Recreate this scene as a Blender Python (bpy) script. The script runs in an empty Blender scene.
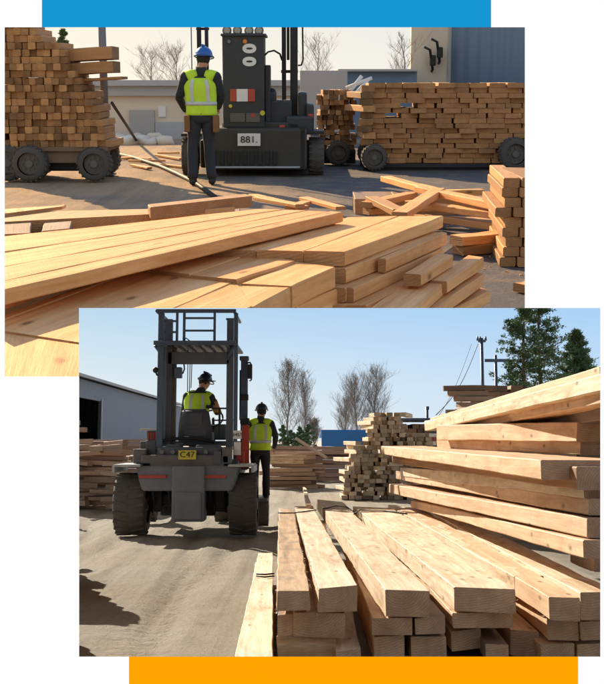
# Two timber yards seen through the two openings of a white display board.
# Yard A (sloping upper yard, low warm sun) and yard B (lower yard) are both built full size as real
# geometry; each is a rigid place of its own, so each has its own daylight sun (light linking).
import bpy, bmesh, math, random
from mathutils import Vector, Matrix, noise
random.seed(7)
R = math.radians
V = Vector
C = bpy.context.scene.collection
sc = bpy.context.scene
EXPO = 0.9
# ------------------------------------------------------------------ camera
F, CX, PY = 1100.0, 302.0, 285.4
PITCH = R(8.0)
HB, HA = 1.5, 1.35                      # eye heights above each yard's ground
TILT = R(8.0) + math.atan((PY - 80) / F)  # slope of the upper yard
cd = bpy.data.cameras.new('camera'); cam = bpy.data.objects.new('camera', cd); C.objects.link(cam)
cd.sensor_width = 36; cd.lens = F / 684 * 36; cd.shift_y = -(342 - PY) / 684; cd.clip_end = 3000; cd.clip_start = .05
cam.rotation_euler = (R(90) + PITCH, 0, 0); sc.camera = cam
sc.render.resolution_x, sc.render.resolution_y = 904, 1024

def ray(px, py, w='B'):
    a = PITCH if w == 'B' else PITCH - TILT
    f = V((0, math.cos(a), math.sin(a))); u = V((0, -math.sin(a), math.cos(a)))
    return f * F + V((1, 0, 0)) * (px - CX) + u * (PY - py)
W = 'B'
def D(px, py, y):                       # point seen at a pixel, at depth y
    r = ray(px, py, W); return r * (y / r.y)
def Z(px, py, z):                       # point seen at a pixel, on the level plane z
    r = ray(px, py, W); return r * (z / r.z)
def G(px, py):
    return Z(px, py, -HB if W == 'B' else -HA)
def gz(): return -HB if W == 'B' else -HA

colA = bpy.data.collections.new('yard_a'); colB = bpy.data.collections.new('yard_b')
tops = {'A': [], 'B': []}
org = {}
def link(o, parent=None):
    C.objects.link(o); (colA if W == 'A' else colB).objects.link(o)
    if parent is not None: o.parent = parent
    else: tops[W].append(o)
    return o
def tag(o, label=None, cat=None, group=None, kind=None):
    if label:
        o['label'] = label
        if not kind and 'kind' not in o: o['kind'] = 'thing'
    if cat: o['category'] = cat
    if group: o['group'] = group
    if kind: o['kind'] = kind
    return o
def thing(name, label, cat, loc, group=None):
    o = bpy.data.objects.new(name, None); o.empty_display_size = .2
    o.location = loc; org[o] = V(loc); link(o); return tag(o, label, cat, group)
def obj(name, bm, mats, parent=None, smooth=False, origin=None):
    if not isinstance(mats, (list, tuple)): mats = [mats]
    if smooth:
        for f in bm.faces: f.smooth = True
    if parent is not None: o0 = org[parent]
    elif origin is not None: o0 = V(origin)
    else:
        xs = [v.co for v in bm.verts] or [V((0, 0, 0))]
        o0 = V((sum(v.x for v in xs) / len(xs), sum(v.y for v in xs) / len(xs), min(v.z for v in xs)))
    bmesh.ops.translate(bm, verts=bm.verts, vec=-o0)
    me = bpy.data.meshes.new(name); bm.to_mesh(me); bm.free()
    for m in mats: me.materials.append(m)
    o = bpy.data.objects.new(name, me)
    if parent is None: o.location = o0
    org[o] = o0
    return link(o, parent)

# ------------------------------------------------------------------ materials
def lin(c):
    if isinstance(c, str): c = [int(c[i:i + 2], 16) / 255 for i in (0, 2, 4)]
    return tuple((x / 12.92 if x <= .04045 else ((x + .055) / 1.055) ** 2.4) for x in c) + (1,)
class NT:
    def __init__(s, name):
        s.m = bpy.data.materials.new(name); s.m.use_nodes = True; s.t = s.m.node_tree
        s.b = s.t.nodes['Principled BSDF']; s.b.inputs['Roughness'].default_value = .7
    def n(s, kind, **kw):
        x = s.t.nodes.new(kind)
        for k, v in kw.items(): setattr(x, k, v)
        return x
    def l(s, a, b): s.t.links.new(a, b)
    def noise(s, vec, scale, detail=4, rough=.6, w=None, dist=0):
        x = s.n('ShaderNodeTexNoise'); x.inputs['Scale'].default_value = scale
        x.inputs['Detail'].default_value = detail; x.inputs['Roughness'].default_value = rough
        x.inputs['Distortion'].default_value = dist
        if w is not None: x.noise_dimensions = '4D'; s.l(w, x.inputs['W'])
        if vec is not None: s.l(vec, x.inputs['Vector'])
        return x.outputs['Fac']
    def ramp(s, fac, stops):
        x = s.n('ShaderNodeValToRGB'); e = x.color_ramp.elements
        while len(e) < len(stops): e.new(.5)
        for k, (p, c) in zip(e, stops):
            k.position = p; k.color = c if len(c) == 4 else tuple(c) + (1,)
        s.l(fac, x.inputs['Fac']); return x.outputs['Color']
    def mix(s, fac, a, b, mode='MIX'):
        x = s.n('ShaderNodeMix', data_type='RGBA', blend_type=mode)
        if isinstance(fac, (int, float)): x.inputs[0].default_value = fac
        else: s.l(fac, x.inputs[0])
        for q, k in ((a, 6), (b, 7)):
            if isinstance(q, tuple): x.inputs[k].default_value = q
            else: s.l(q, x.inputs[k])
        return x.outputs[2]
    def math(s, op, a, b=None):
        x = s.n('ShaderNodeMath', operation=op)
        for q, k in ((a, 0), (b, 1)):
            if q is None: continue
            if isinstance(q, (int, float)): x.inputs[k].default_value = q
            else: s.l(q, x.inputs[k])
        return x.outputs[0]
    def map(s, vec, scale):
        x = s.n('ShaderNodeMapping'); x.inputs['Scale'].default_value = scale; s.l(vec, x.inputs['Vector'])
        return x.outputs['Vector']
    def bump(s, h, strength=.3, dist=.01):
        x = s.n('ShaderNodeBump'); x.inputs['Strength'].default_value = strength; x.inputs['Distance'].default_value = dist
        s.l(h, x.inputs['Height']); s.l(x.outputs['Normal'], s.b.inputs['Normal'])
    def base(s, c):
        if isinstance(c, tuple): s.b.inputs['Base Color'].default_value = c
        else: s.l(c, s.b.inputs['Base Color'])

def wood(name, light, dark, stain, knots=.5, stain_amt=.35, vary=.35):
    t = NT(name); uv = t.n('ShaderNodeTexCoord').outputs['UV']; rnd = t.n('ShaderNodeObjectInfo').outputs['Random']
    w = t.math('MULTIPLY', rnd, 37.0)
    grain = t.noise(t.map(uv, (.9, 26, 1)), 1.0, 5, .62, w, .6)
    fine = t.noise(t.map(uv, (4, 150, 1)), 1.0, 3, .7, w)
    patch = t.noise(t.map(uv, (1.6, 7.0, 1)), 1.0, 7, .72, w, .8)
    saw = t.noise(t.map(uv, (70, 3, 1)), 1.0, 2, .6, w)
    c = t.mix(t.ramp(grain, [(.32, (0, 0, 0)), (.68, (1, 1, 1))]), light, dark)
    c = t.mix(t.math('MULTIPLY', t.ramp(patch, [(.45, (0, 0, 0)), (.54, (.34, .34, .34)), (.68, (1, 1, 1))]), stain_amt), c, stain)
    k = t.n('ShaderNodeTexVoronoi'); k.voronoi_dimensions = '2D'; k.inputs['Scale'].default_value = 1
    ad = t.n('ShaderNodeVectorMath', operation='ADD'); t.l(t.map(uv, (2.2, 5.5, 1)), ad.inputs[0]); t.l(w, ad.inputs[1]); t.l(ad.outputs[0], k.inputs['Vector'])
    kr = t.n('ShaderNodeSeparateXYZ'); t.l(k.outputs['Color'], kr.inputs[0])
    kk = t.ramp(k.outputs['Distance'], [(.0, (1, 1, 1)), (.05, (.9, .9, .9)), (.075, (.35, .35, .35)), (.13, (0, 0, 0))])
    kk = t.math('MULTIPLY', kk, t.math('GREATER_THAN', kr.outputs[0], .62))
    c = t.mix(t.math('MULTIPLY', kk, knots), c, tuple(x * .35 for x in stain[:3]) + (1,))
    c = t.mix(t.math('MULTIPLY', fine, .22), c, dark)
    c = t.mix(t.math('MULTIPLY', t.ramp(saw, [(.45, (0, 0, 0)), (.7, (1, 1, 1))]), .12), c, dark)
    v = t.ramp(rnd, [(0, (1 - vary, 1 - vary * 1.05, 1 - vary * 1.1)), (.5, (.95, .93, .9)), (1, (1, 1, 1))])
    c = t.mix(1.0, c, v, 'MULTIPLY'); t.base(c)
    t.b.inputs['Roughness'].default_value = .72
    t.bump(t.math('ADD', t.math('ADD', grain, t.math('MULTIPLY', fine, .6)), t.math('MULTIPLY', saw, .5)), .5, .004)
    return t.m
def endgrain(name, light, dark, vary=.45):
    t = NT(name); uv = t.n('ShaderNodeTexCoord').outputs['UV']; rnd = t.n('ShaderNodeObjectInfo').outputs['Random']
    w = t.math('MULTIPLY', rnd, 53.0)
    wv = t.n('ShaderNodeTexWave', wave_type='RINGS', rings_direction='Z'); wv.inputs['Scale'].default_value = 22; wv.inputs['Distortion'].default_value = 4
    wv.inputs['Detail Scale'].default_value = 2
    o = t.n('ShaderNodeVectorMath', operation='ADD'); t.l(uv, o.inputs[0])
    cmb = t.n('ShaderNodeCombineXYZ'); t.l(t.math('MULTIPLY', rnd, .2), cmb.inputs[0]); t.l(t.math('SUBTRACT', .08, rnd), cmb.inputs[1]); t.l(cmb.outputs[0], o.inputs[1])
    t.l(o.outputs[0], wv.inputs['Vector'])
    n1 = t.noise(uv, 9, 4, .6, w); n2 = t.noise(uv, 90, 3, .7, w)
    c = t.mix(t.math('MULTIPLY', wv.outputs['Fac'], .5), light, dark)
    c = t.mix(t.ramp(n1, [(.4, (0, 0, 0)), (.7, (.8, .8, .8))]), c, dark)
    c = t.mix(t.math('MULTIPLY', n2, .35), c, tuple(x * .5 for x in dark[:3]) + (1,))
    v = t.ramp(rnd, [(0, (1 - vary, 1 - vary, 1 - vary)), (1, (1, 1, 1))])
    t.base(t.mix(1.0, c, v, 'MULTIPLY')); t.b.inputs['Roughness'].default_value = .85
    t.bump(t.math('ADD', n2, wv.outputs['Fac']), .4, .003); return t.m
def plain(name, col, rough=.6, metal=0, nscale=6, amt=.25, bump=.1, dark=.5, spec=None):
    t = NT(name); oc = t.n('ShaderNodeTexCoord').outputs['Object']
    c = col if len(col) == 4 else tuple(col) + (1,)
    n = t.noise(oc, nscale, 6, .65); n2 = t.noise(oc, nscale * 7, 4, .6)
    d = tuple(x * dark for x in c[:3]) + (1,)
    cc = t.mix(t.math('MULTIPLY', t.ramp(n, [(.35, (0, 0, 0)), (.7, (1, 1, 1))]), amt), c, d)
    cc = t.mix(t.math('MULTIPLY', n2, amt * .5), cc, tuple(min(1, x * 1.4 + .02) for x in c[:3]) + (1,))
    t.base(cc); t.b.inputs['Metallic'].default_value = metal
    t.l(t.math('ADD', t.math('MULTIPLY', n2, .3), rough - .12), t.b.inputs['Roughness'])
    if bump: t.bump(n2, bump, .01)
    return t.m
def emis(name, hexc):  # flat glow added so the page and strips stay bright in shade
    m = bpy.data.materials.new(name); m.use_nodes = True; t = m.node_tree; t.nodes.clear()
    e = t.nodes.new('ShaderNodeEmission'); e.inputs['Color'].default_value = lin(hexc); e.inputs['Strength'].default_value = 2 ** -EXPO * 1.004
    o = t.nodes.new('ShaderNodeOutputMaterial'); t.links.new(e.outputs[0], o.inputs[0]); return m

M = {}
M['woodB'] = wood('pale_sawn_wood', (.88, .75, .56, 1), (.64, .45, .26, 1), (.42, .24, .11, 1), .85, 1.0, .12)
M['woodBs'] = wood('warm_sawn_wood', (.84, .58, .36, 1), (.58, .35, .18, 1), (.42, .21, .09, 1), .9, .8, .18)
M['bark'] = wood('bark_edged_wood', (.60, .30, .10, 1), (.17, .08, .035, 1), (.30, .15, .07, 1), .3, .8, .1)
M['barkface'] = wood('bark_flaked_wood', (.40, .20, .08, 1), (.66, .45, .25, 1), (.13, .065, .03, 1), .3, .9, .1)
M['endB'] = endgrain('sawn_end_grain', (.66, .43, .26, 1), (.36, .20, .11, 1), .3)
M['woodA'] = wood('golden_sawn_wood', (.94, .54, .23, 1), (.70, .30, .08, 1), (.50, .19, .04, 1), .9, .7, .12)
M['endA'] = endgrain('golden_end_grain', (.62, .34, .15, 1), (.42, .19, .07, 1), .3)
M['woodFar'] = wood('weathered_stack_wood', (.55, .40, .29, 1), (.38, .26, .19, 1), (.22, .13, .09, 1), .3, .4, .5)
M['endFar'] = endgrain('weathered_end_grain', (.5, .34, .22, 1), (.3, .19, .12, 1), .6)
M['woodRed'] = wood('reddish_stack_wood', (.50, .32, .25, 1), (.34, .21, .16, 1), (.18, .1, .08, 1), .3, .4, .5)
M['endA2'] = endgrain('stack_end_grain', (.74, .42, .18, 1), (.46, .22, .08, 1), .7)
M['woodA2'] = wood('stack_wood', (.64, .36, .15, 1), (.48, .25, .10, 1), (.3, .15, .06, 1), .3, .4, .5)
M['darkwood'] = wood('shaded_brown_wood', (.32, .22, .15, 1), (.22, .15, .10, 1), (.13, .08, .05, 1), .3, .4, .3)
M['steel'] = plain('dark_painted_steel', (.085, .10, .125), .5, .0, 5, .4, .08)
M['navy'] = plain('blue_black_painted_steel', (.06, .095, .17), .45, .0, 5, .4, .06)
M['greysteel'] = plain('grey_painted_steel', (.17, .185, .215), .55, .0, 4, .5, .08)
M['fender'] = plain('worn_pale_grey_paint', (.42, .43, .43), .5, 0, 5, .4, .08)
M['olive'] = plain('dusty_dark_paint', (.12, .118, .11), .6, 0, 4, .5, .1)
M['rubber'] = plain('dusty_black_rubber', (.085, .078, .068), .85, 0, 6, .5, .3, .6)
M['rim'] = plain('dusty_rim_paint', (.12, .115, .105), .6, .0, 6, .5, .1)
M['red'] = plain('faded_red_paint', (.50, .07, .035), .5, 0, 5, .3, .05)
M['redlamp'] = plain('dull_red_reflector', (.45, .06, .04), .35, 0, 9, .2, 0)
M['seat'] = plain('grey_vinyl', (.11, .125, .15), .6, 0, 4, .3, .1)
M['black'] = plain('matt_black', (.015, .015, .016), .6, 0, 5, .3, .05)
M['white'] = plain('white_paint', (.75, .75, .73), .5, 0, 5, .15, .03, .8)
M['yellowp'] = plain('yellow_plate_paint', (.62, .55, .06), .5, 0, 8, .3, .03)
M['orange'] = plain('orange_plastic', (.75, .22, .03), .4, 0, 8, .2, 0)
M['hivis'] = plain('lime_fabric', (.56, .84, .04), .8, 0, 9, .4, .3, .75)
M['reflect'] = plain('silver_reflective_tape', (.55, .58, .6), .4, .2, 9, .2, 0, .8)
M['jacket'] = plain('charcoal_cloth', (.025, .028, .035), .9, 0, 9, .4, .4)
M['trousers'] = plain('dark_work_trousers', (.022, .022, .028), .9, 0, 9, .5, .4)
M['trousA'] = plain('dark_denim', (.03, .035, .045), .9, 0, 9, .5, .4)
M['leather'] = plain('brown_leather', (.22, .10, .03), .6, 0, 9, .4, .2)
M['skin'] = plain('skin', (.48, .25, .16), .5, 0, 12, .15, .02, .8)
M['orangecloth'] = plain('tan_orange_cloth', (.5, .26, .08), .9, 0, 9, .3, .3)
M['hair'] = plain('dark_hair', (.02, .015, .01), .8, 0, 30, .4, .4)
M['navyhat'] = plain('dark_navy_shell', (.015, .022, .045), .3, 0, 5, .1, 0)
M['bluehat'] = plain('blue_shell', (.02, .13, .42), .3, 0, 5, .1, 0)
M['glass'] = plain('mirror_glass', (.3, .33, .36), .15, .9, 2, .1, 0)
M['cable'] = plain('black_cable', (.02, .02, .02), .6, 0, 5, .1, 0)
M['leaf'] = plain('dark_conifer_needles', (.11, .17, .06), .8, 0, .8, .6, 0, .45)
M['twig'] = plain('grey_brown_twigs', (.24, .21, .19), .9, 0, .8, .4, 0, .6)
M['leafdry'] = plain('russet_leaves', (.26, .17, .09), .9, 0, .6, .5, 0, .6)
M['trunk'] = plain('rough_bark', (.13, .10, .075), .9, 0, 5, .5, .4)
M['concrete'] = plain('beige_render', (.72, .62, .49), .85, 0, 1.2, .3, .1, .75)
M['greywall'] = plain('pale_grey_panel', (.42, .43, .45), .7, 0, 1.0, .25, .05, .75)
M['roofgrey'] = plain('grey_roofing', (.40, .39, .38), .7, 0, 1.0, .3, .05, .75)
M['blueroof'] = plain('bright_blue_sheet', (.02, .17, .50), .5, 0, 1.5, .2, .03, .8)
def corrug(name, c1, period):
    t = NT(name); oc = t.n('ShaderNodeTexCoord').outputs['Object']
    wv = t.n('ShaderNodeTexWave', bands_direction='X'); wv.inputs['Scale'].default_value = period
    s = t.n('ShaderNodeSeparateXYZ'); t.l(oc, s.inputs[0]); cb = t.n('ShaderNodeCombineXYZ')
    t.l(t.math('ADD', s.outputs[0], s.outputs[1]), cb.inputs[0]); t.l(cb.outputs[0], wv.inputs['Vector'])
    n = t.noise(oc, .8, 5, .6)
    t.base(t.mix(t.math('MULTIPLY', n, .4), c1, tuple(x * .6 for x in c1[:3]) + (1,)))
    t.b.inputs['Roughness'].default_value = .5
    t.bump(wv.outputs['Fac'], .8, .05); return t.m
M['corrB'] = corrug('corrugated_grey_cladding', (.17, .19, .235, 1), 1.6)
M['corrA'] = corrug('corrugated_blue_cladding', (.12, .19, .29, 1), 1.3)
def ground_mat(name, c1, c2, c3, ruts, patch_scale, bumpd, sunlit_x=0):
    t = NT(name); oc = t.n('ShaderNodeTexCoord').outputs['Object']
    n1 = t.noise(oc, patch_scale, 6, .6); n2 = t.noise(oc, 3, 7, .7); n3 = t.noise(oc, 30, 6, .75)
    if sunlit_x:      # sunlit strip painted into the colour: pale sand left, dark asphalt right
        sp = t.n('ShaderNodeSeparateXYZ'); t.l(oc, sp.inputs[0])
        n1 = t.math('ADD', n1, t.math('MULTIPLY', t.math('ADD', sp.outputs[0], 1.2), sunlit_x))
    mp = t.n('ShaderNodeMapping'); mp.inputs['Scale'].default_value = (2.6, .12, 1); mp.inputs['Rotation'].default_value = (0, 0, R(9)); t.l(oc, mp.inputs['Vector'])
    rt = t.noise(mp.outputs['Vector'], 1.0, 4, .6, dist=.4)
    c = t.mix(t.ramp(n1, [(.40, (0, 0, 0)), (.60, (1, 1, 1))]), c1, c2)
    c = t.mix(t.math('MULTIPLY', t.ramp(rt, [(.45, (0, 0, 0)), (.66, (1, 1, 1))]), ruts), c, c3)
    c = t.mix(t.math('MULTIPLY', t.ramp(n3, [(.47, (0, 0, 0)), (.72, (1, 1, 1))]), .5), c, tuple(x * .7 for x in c3[:3]) + (1,))
    c = t.mix(t.math('MULTIPLY', t.ramp(n2, [(.5, (0, 0, 0)), (.8, (1, 1, 1))]), .4), c, tuple(min(1, x * 1.25) for x in c1[:3]) + (1,))
    t.base(c); t.b.inputs['Roughness'].default_value = .92
    h = t.math('ADD', t.math('MULTIPLY', n3, 1.0), t.math('ADD', n2, t.math('MULTIPLY', rt, 1.2)))
    t.bump(h, 1.0, bumpd * 1.6); return t.m
M['groundB'] = ground_mat('packed_dirt', (.54, .46, .35, 1), (.48, .38, .26, 1), (.27, .21, .14, 1), .6, .35, .05)
M['groundA'] = ground_mat('asphalt_sunlit_sand', (.60, .42, .25, 1), (.13, .13, .14, 1), (.12, .115, .11, 1), .35, .22, .03, .055)  # the pale sand colour carries the sunlit left strip

# ------------------------------------------------------------------ mesh helpers
def NB():
    bm = bmesh.new(); bm.loops.layers.uv.new('UVMap'); return bm
def box(bm, a, b, mi=0, bev=0, rot=None, piv=None):
    a = V(a); b = V(b); lo = V((min(a.x, b.x), min(a.y, b.y), min(a.z, b.z))); hi = V((max(a.x, b.x), max(a.y, b.y), max(a.z, b.z)))
    r = bmesh.ops.create_cube(bm, size=1); vs = r['verts']
    for v in vs: v.co = V((lo.x + (v.co.x + .5) * (hi.x - lo.x), lo.y + (v.co.y + .5) * (hi.y - lo.y), lo.z + (v.co.z + .5) * (hi.z - lo.z)))
    fs = {f for v in vs for f in v.link_faces}
    for f in fs: f.material_index = mi
    if bev:
        es = list({e for v in vs for e in v.link_edges})
        rr = bmesh.ops.bevel(bm, geom=es, offset=bev, segments=2, affect='EDGES', profile=.6)
        vs = list({v for f in rr['faces'] for v in f.verts} | {v for v in vs if v.is_valid})
    if rot is not None:
        p = piv if piv is not None else (lo + hi) / 2
        bmesh.ops.rotate(bm, verts=vs, cent=p, matrix=rot)
    return vs
def pbox(bm, x0, y0, x1, y1, yn, dep, bev=.006, mi=0):      # box seen over a pixel rectangle, its front at depth yn
    a = D(x0, y0, yn); b = D(x1, y1, yn)
    return box(bm, (a.x, yn, a.z), (b.x, yn + dep, b.z), mi, bev)
def tube(bm, pts, rads, n=8, cap=True, mi=0, flat=None):
    pts = [V(p) for p in pts]; rings = []
    if not isinstance(rads, (list, tuple)): rads = [rads] * len(pts)
    t0 = (pts[1] - pts[0]).normalized(); up = V((0, 0, 1)) if abs(t0.z) < .9 else V((0, 1, 0))
    nrm = t0.cross(up).normalized()
    for i, p in enumerate(pts):
        t = (pts[min(i + 1, len(pts) - 1)] - pts[max(i - 1, 0)]).normalized()
        nrm = (nrm - t * nrm.dot(t)).normalized(); b = t.cross(nrm); r = rads[i]
        rings.append([bm.verts.new(p + (nrm * math.cos(2 * math.pi * k / n) + b * math.sin(2 * math.pi * k / n)) * r) for k in range(n)])
    for a, b in zip(rings, rings[1:]):
        for k in range(n):
            f = bm.faces.new((a[k], a[(k + 1) % n], b[(k + 1) % n], b[k])); f.material_index = mi; f.smooth = True
    if cap:
        for rr in (rings[0][::-1], rings[-1]): bm.faces.new(rr).material_index = mi
def loft(bm, rings, n=20, mi=0, cap=True):       # rings: (cx,cy,cz,rx,ry)
    rs = []
    for (x, y, z, rx, ry) in rings:
        rs.append([bm.verts.new((x + rx * math.copysign(abs(math.cos(a)) ** .85, math.cos(a)), y + ry * math.copysign(abs(math.sin(a)) ** .85, math.sin(a)), z)) for a in [2 * math.pi * k / n for k in range(n)]])
    for a, b in zip(rs, rs[1:]):
        for k in range(n):
            f = bm.faces.new((a[k], a[(k + 1) % n], b[(k + 1) % n], b[k])); f.smooth = True; f.material_index = mi
    if cap:
        bm.faces.new(rs[0][::-1]); bm.faces.new(rs[-1])
def cyl(bm, c, r, h, axis='x', n=24, mi=0):
    c = V(c); d = {'x': V((1, 0, 0)), 'y': V((0, 1, 0)), 'z': V((0, 0, 1))}[axis]
    tube(bm, [c - d * h / 2, c + d * h / 2], r, n, True, mi)
def hexa(near, far, seg=10, jit=0.0, ch=.006, wob=0.0):
    """A board between two end faces, each (top-left, top-right, bottom-right, bottom-left); material 0 long faces, 1 sawn ends."""
    bm = NB(); uvl = bm.loops.layers.uv.active; sd = V((random.random() * 50, random.random() * 50, 0))
    L = ((far[0] + far[1] + far[2] + far[3]) / 4 - (near[0] + near[1] + near[2] + near[3]) / 4).length
    rings = []; per = None
    for i in range(seg + 1):
        t = i / seg; q = [n_.lerp(f_, t) for n_, f_ in zip(near, far)]; cen = sum(q, V((0, 0, 0))) / 4
        ring = []
        for k in range(4):
            p = q[k]; a = (q[k - 1] - p); b = (q[(k + 1) % 4] - p)
            ca = min(ch, a.length * .3); cb = min(ch, b.length * .3)
            for w in (a.normalized() * ca, b.normalized() * cb):
                r = p + w
                if jit: r = r + V((noise.noise(r * 3 + sd), noise.noise(r * 3 + sd + V((9, 0, 0))), noise.noise(r * 3 + sd + V((0, 9, 0))))) * jit
                if wob: r = r + V((noise.noise(V((t * 2.2, k, 1)) + sd), 0, noise.noise(V((t * 2.2, k, 5)) + sd))) * wob
                ring.append(bm.verts.new(r))
        rings.append(ring)
        if per is None:
            per = [0]
            for k in range(8): per.append(per[-1] + (ring[(k + 1) % 8].co - ring[k].co).length)
    for i in range(seg):
        for k in range(8):
            f = bm.faces.new((rings[i][k], rings[i][(k + 1) % 8], rings[i + 1][(k + 1) % 8], rings[i + 1][k])); f.material_index = 0
            us = [(i, k), (i, k + 1), (i + 1, k + 1), (i + 1, k)]
            for lp, (a, b) in zip(f.loops, us): lp[uvl].uv = (a / seg * L + sd.x, per[b] + sd.y)
    for ring in (rings[0][::-1], rings[-1]):
        f = bm.faces.new(ring); f.material_index = 1
        cen = f.calc_center_median(); x = (ring[1].co - ring[5].co).normalized()
        for lp in f.loops:
            d = lp.vert.co - cen; lp[uvl].uv = (d.x + d.y * .3, d.z)
    bmesh.ops.recalc_face_normals(bm, faces=bm.faces)
    return bm
def vee(a): return [V(p) for p in a]

# the upper yard ends at a cut edge above the lower opening: planes through the two board edges
def clipA(bm):
    h = ray(0, 308, 'A').cross(ray(604, 308, 'A')).normalized()
    if h.z < 0: h = -h
    v = ray(79, 0, 'A').cross(ray(79, 600, 'A')).normalized()
    if v.x < 0: v = -v
    def cut(b, n, keep_pos):
        r = bmesh.ops.bisect_plane(b, geom=b.verts[:] + b.edges[:] + b.faces[:], plane_co=(0, 0, 0), plane_no=n, clear_inner=keep_pos, clear_outer=not keep_pos)
        es = [e for e in r['geom_cut'] if isinstance(e, bmesh.types.BMEdge) and e.is_valid]
        if es: bmesh.ops.holes_fill(b, edges=es)
    if all(x.co.dot(h) >= 0 for x in bm.verts) or all(x.co.dot(v) <= 0 for x in bm.verts): return bm
    b2 = bm.copy(); cut(bm, h, True)
    cut(b2, h, False); cut(b2, v, False)
    me = bpy.data.meshes.new('t'); b2.to_mesh(me); bm.from_mesh(me); b2.free(); bpy.data.meshes.remove(me)
    return bm

# far-stack board meshes, shared by copies: unit boards of several lengths
def board_mesh(name, w, h, L, mats, axis='y'):
    near = vee([(-w / 2, 0, h), (w / 2, 0, h), (w / 2, 0, 0), (-w / 2, 0, 0)]); far = [p + V((0, L, 0)) for p in near]
    bm = hexa(near, far, 4, h * .04, h * .07, h * .06)
    if axis == 'x': bmesh.ops.rotate(bm, verts=bm.verts, matrix=Matrix.Rotation(R(90), 3, 'Z'))
    me = bpy.data.meshes.new(name); bm.to_mesh(me); bm.free()
    for m in mats: me.materials.append(m)
    return me
def put(name, me, loc, rot, label, cat, group, sc3=(1, 1, 1)):
    o = bpy.data.objects.new(name, me); o.location = loc; o.rotation_euler = rot; o.scale = sc3
    org[o] = V(loc); link(o); return tag(o, label, cat, group)
rn = random.uniform

# ================================================================== DISPLAY BOARD (white page with two openings)
def page():
    f = V((0, math.cos(PITCH), math.sin(PITCH))); u = V((0, -math.sin(PITCH), math.cos(PITCH)))
    def P(px, py, d=2.0): return (f + V(((px - CX) / F, 0, 0)) + u * ((PY - py) / F)) * d
    xs = [-16, 4.5, 42, 79, 129, 491, 525, 578, 600.5, 620]; ys = [-16, 0 - 12, 27, 308, 376.5, 657, 696, 700]
    cells = {'w': [], 'b': [], 'o': []}
    for i in range(len(xs) - 1):
        for j in range(len(ys) - 1):
            x = (xs[i] + xs[i + 1]) / 2; y = (ys[j] + ys[j + 1]) / 2
            if (4.5 < x < 525 and 27 < y < 308) or (4.5 < x < 79 and 27 < y < 376.5) or (79 < x < 600.5 and 308 < y < 657): continue
            k = 'b' if (42 < x < 491 and -12 < y < 27) else 'o' if (129 < x < 578 and 657 < y < 696) else 'w'
            cells[k].append((i, j))
    out = []
    for k in cells:
        bm = NB(); vv = {}
        def g(i, j):
            if (i, j) not in vv: vv[i, j] = bm.verts.new(P(xs[i], ys[j]))
            return vv[i, j]
        for i, j in cells[k]: bm.faces.new((g(i, j), g(i, j + 1), g(i + 1, j + 1), g(i + 1, j)))
        r = bmesh.ops.extrude_face_region(bm, geom=bm.faces[:])
        bmesh.ops.translate(bm, verts=[v for v in r['geom'] if isinstance(v, bmesh.types.BMVert)], vec=f * .002)
        bmesh.ops.recalc_face_normals(bm, faces=bm.faces); out.append(bm)
    tag(obj('display_board', out[0], emis('glowing_white', 'ffffff')), 'plain white page board with added glow around the two openings', 'display board')
    tag(obj('colour_panel', out[1], emis('glowing_blue', '1696d2')), 'bright blue strip above the upper opening of the white board', 'colour panel')
    tag(obj('colour_panel', out[2], emis('glowing_orange', 'ffa400')), 'orange strip below the lower opening of the white board', 'colour panel')
W = 'B'; page()

# ================================================================== shared builders
def wheel(root, c, r, w, lugs=18, side=1, turn=False):
    bm = NB(); c = V(c); n = 40
    prof = [(-.5, .62), (-.5, .86), (-.42, .95), (-.25, .975), (0, .985), (.25, .975), (.42, .95), (.5, .86), (.5, .62)]
    rs = []
    for k in range(n):
        a = 2 * math.pi * k / n
        rs.append([bm.verts.new(c + V((px * w, math.cos(a) * pr * r, math.sin(a) * pr * r))) for px, pr in prof])
    for k in range(n):
        for i in range(len(prof) - 1):
            f = bm.faces.new((rs[k][i], rs[(k + 1) % n][i], rs[(k + 1) % n][i + 1], rs[k][i + 1])); f.smooth = True
    for k in range(lugs):
        for s in (-1, 1):
            a = 2 * math.pi * (k + (.25 if s > 0 else 0)) / lugs
            vs = box(bm, c + V((s * w * .02, -r * .055, r * .93)), c + V((s * w * .49, r * .055, r * 1.0)), 0, r * .012)
            vs = [v for v in vs if v.is_valid]
            bmesh.ops.rotate(bm, verts=vs, cent=c, matrix=Matrix.Rotation(s * .22, 3, 'Z'))
            bmesh.ops.rotate(bm, verts=vs, cent=c, matrix=Matrix.Rotation(a, 3, 'X'))
    if turn: bmesh.ops.rotate(bm, verts=bm.verts, cent=c, matrix=Matrix.Rotation(R(90), 3, 'Z'))
    o = obj('wheel', bm, M['rubber'], root)
    org[o] = org[root]
    b2 = NB(); cyl(b2, c, r * .6, w * (.5 if turn else .82), 'x', 28); cyl(b2, c, r * .2, w * (.8 if turn else 1.0), 'x', 16)
    for k in range(8):
        a = k * math.pi / 4; cyl(b2, c + V((0, math.cos(a) * r * .36, math.sin(a) * r * .36)), r * .04, w * .88, 'x', 8)
    if turn: bmesh.ops.rotate(b2, verts=b2.verts, cent=c, matrix=Matrix.Rotation(R(90), 3, 'Z'))
    obj('rim', b2, M['rim'], o)
    return o
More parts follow.
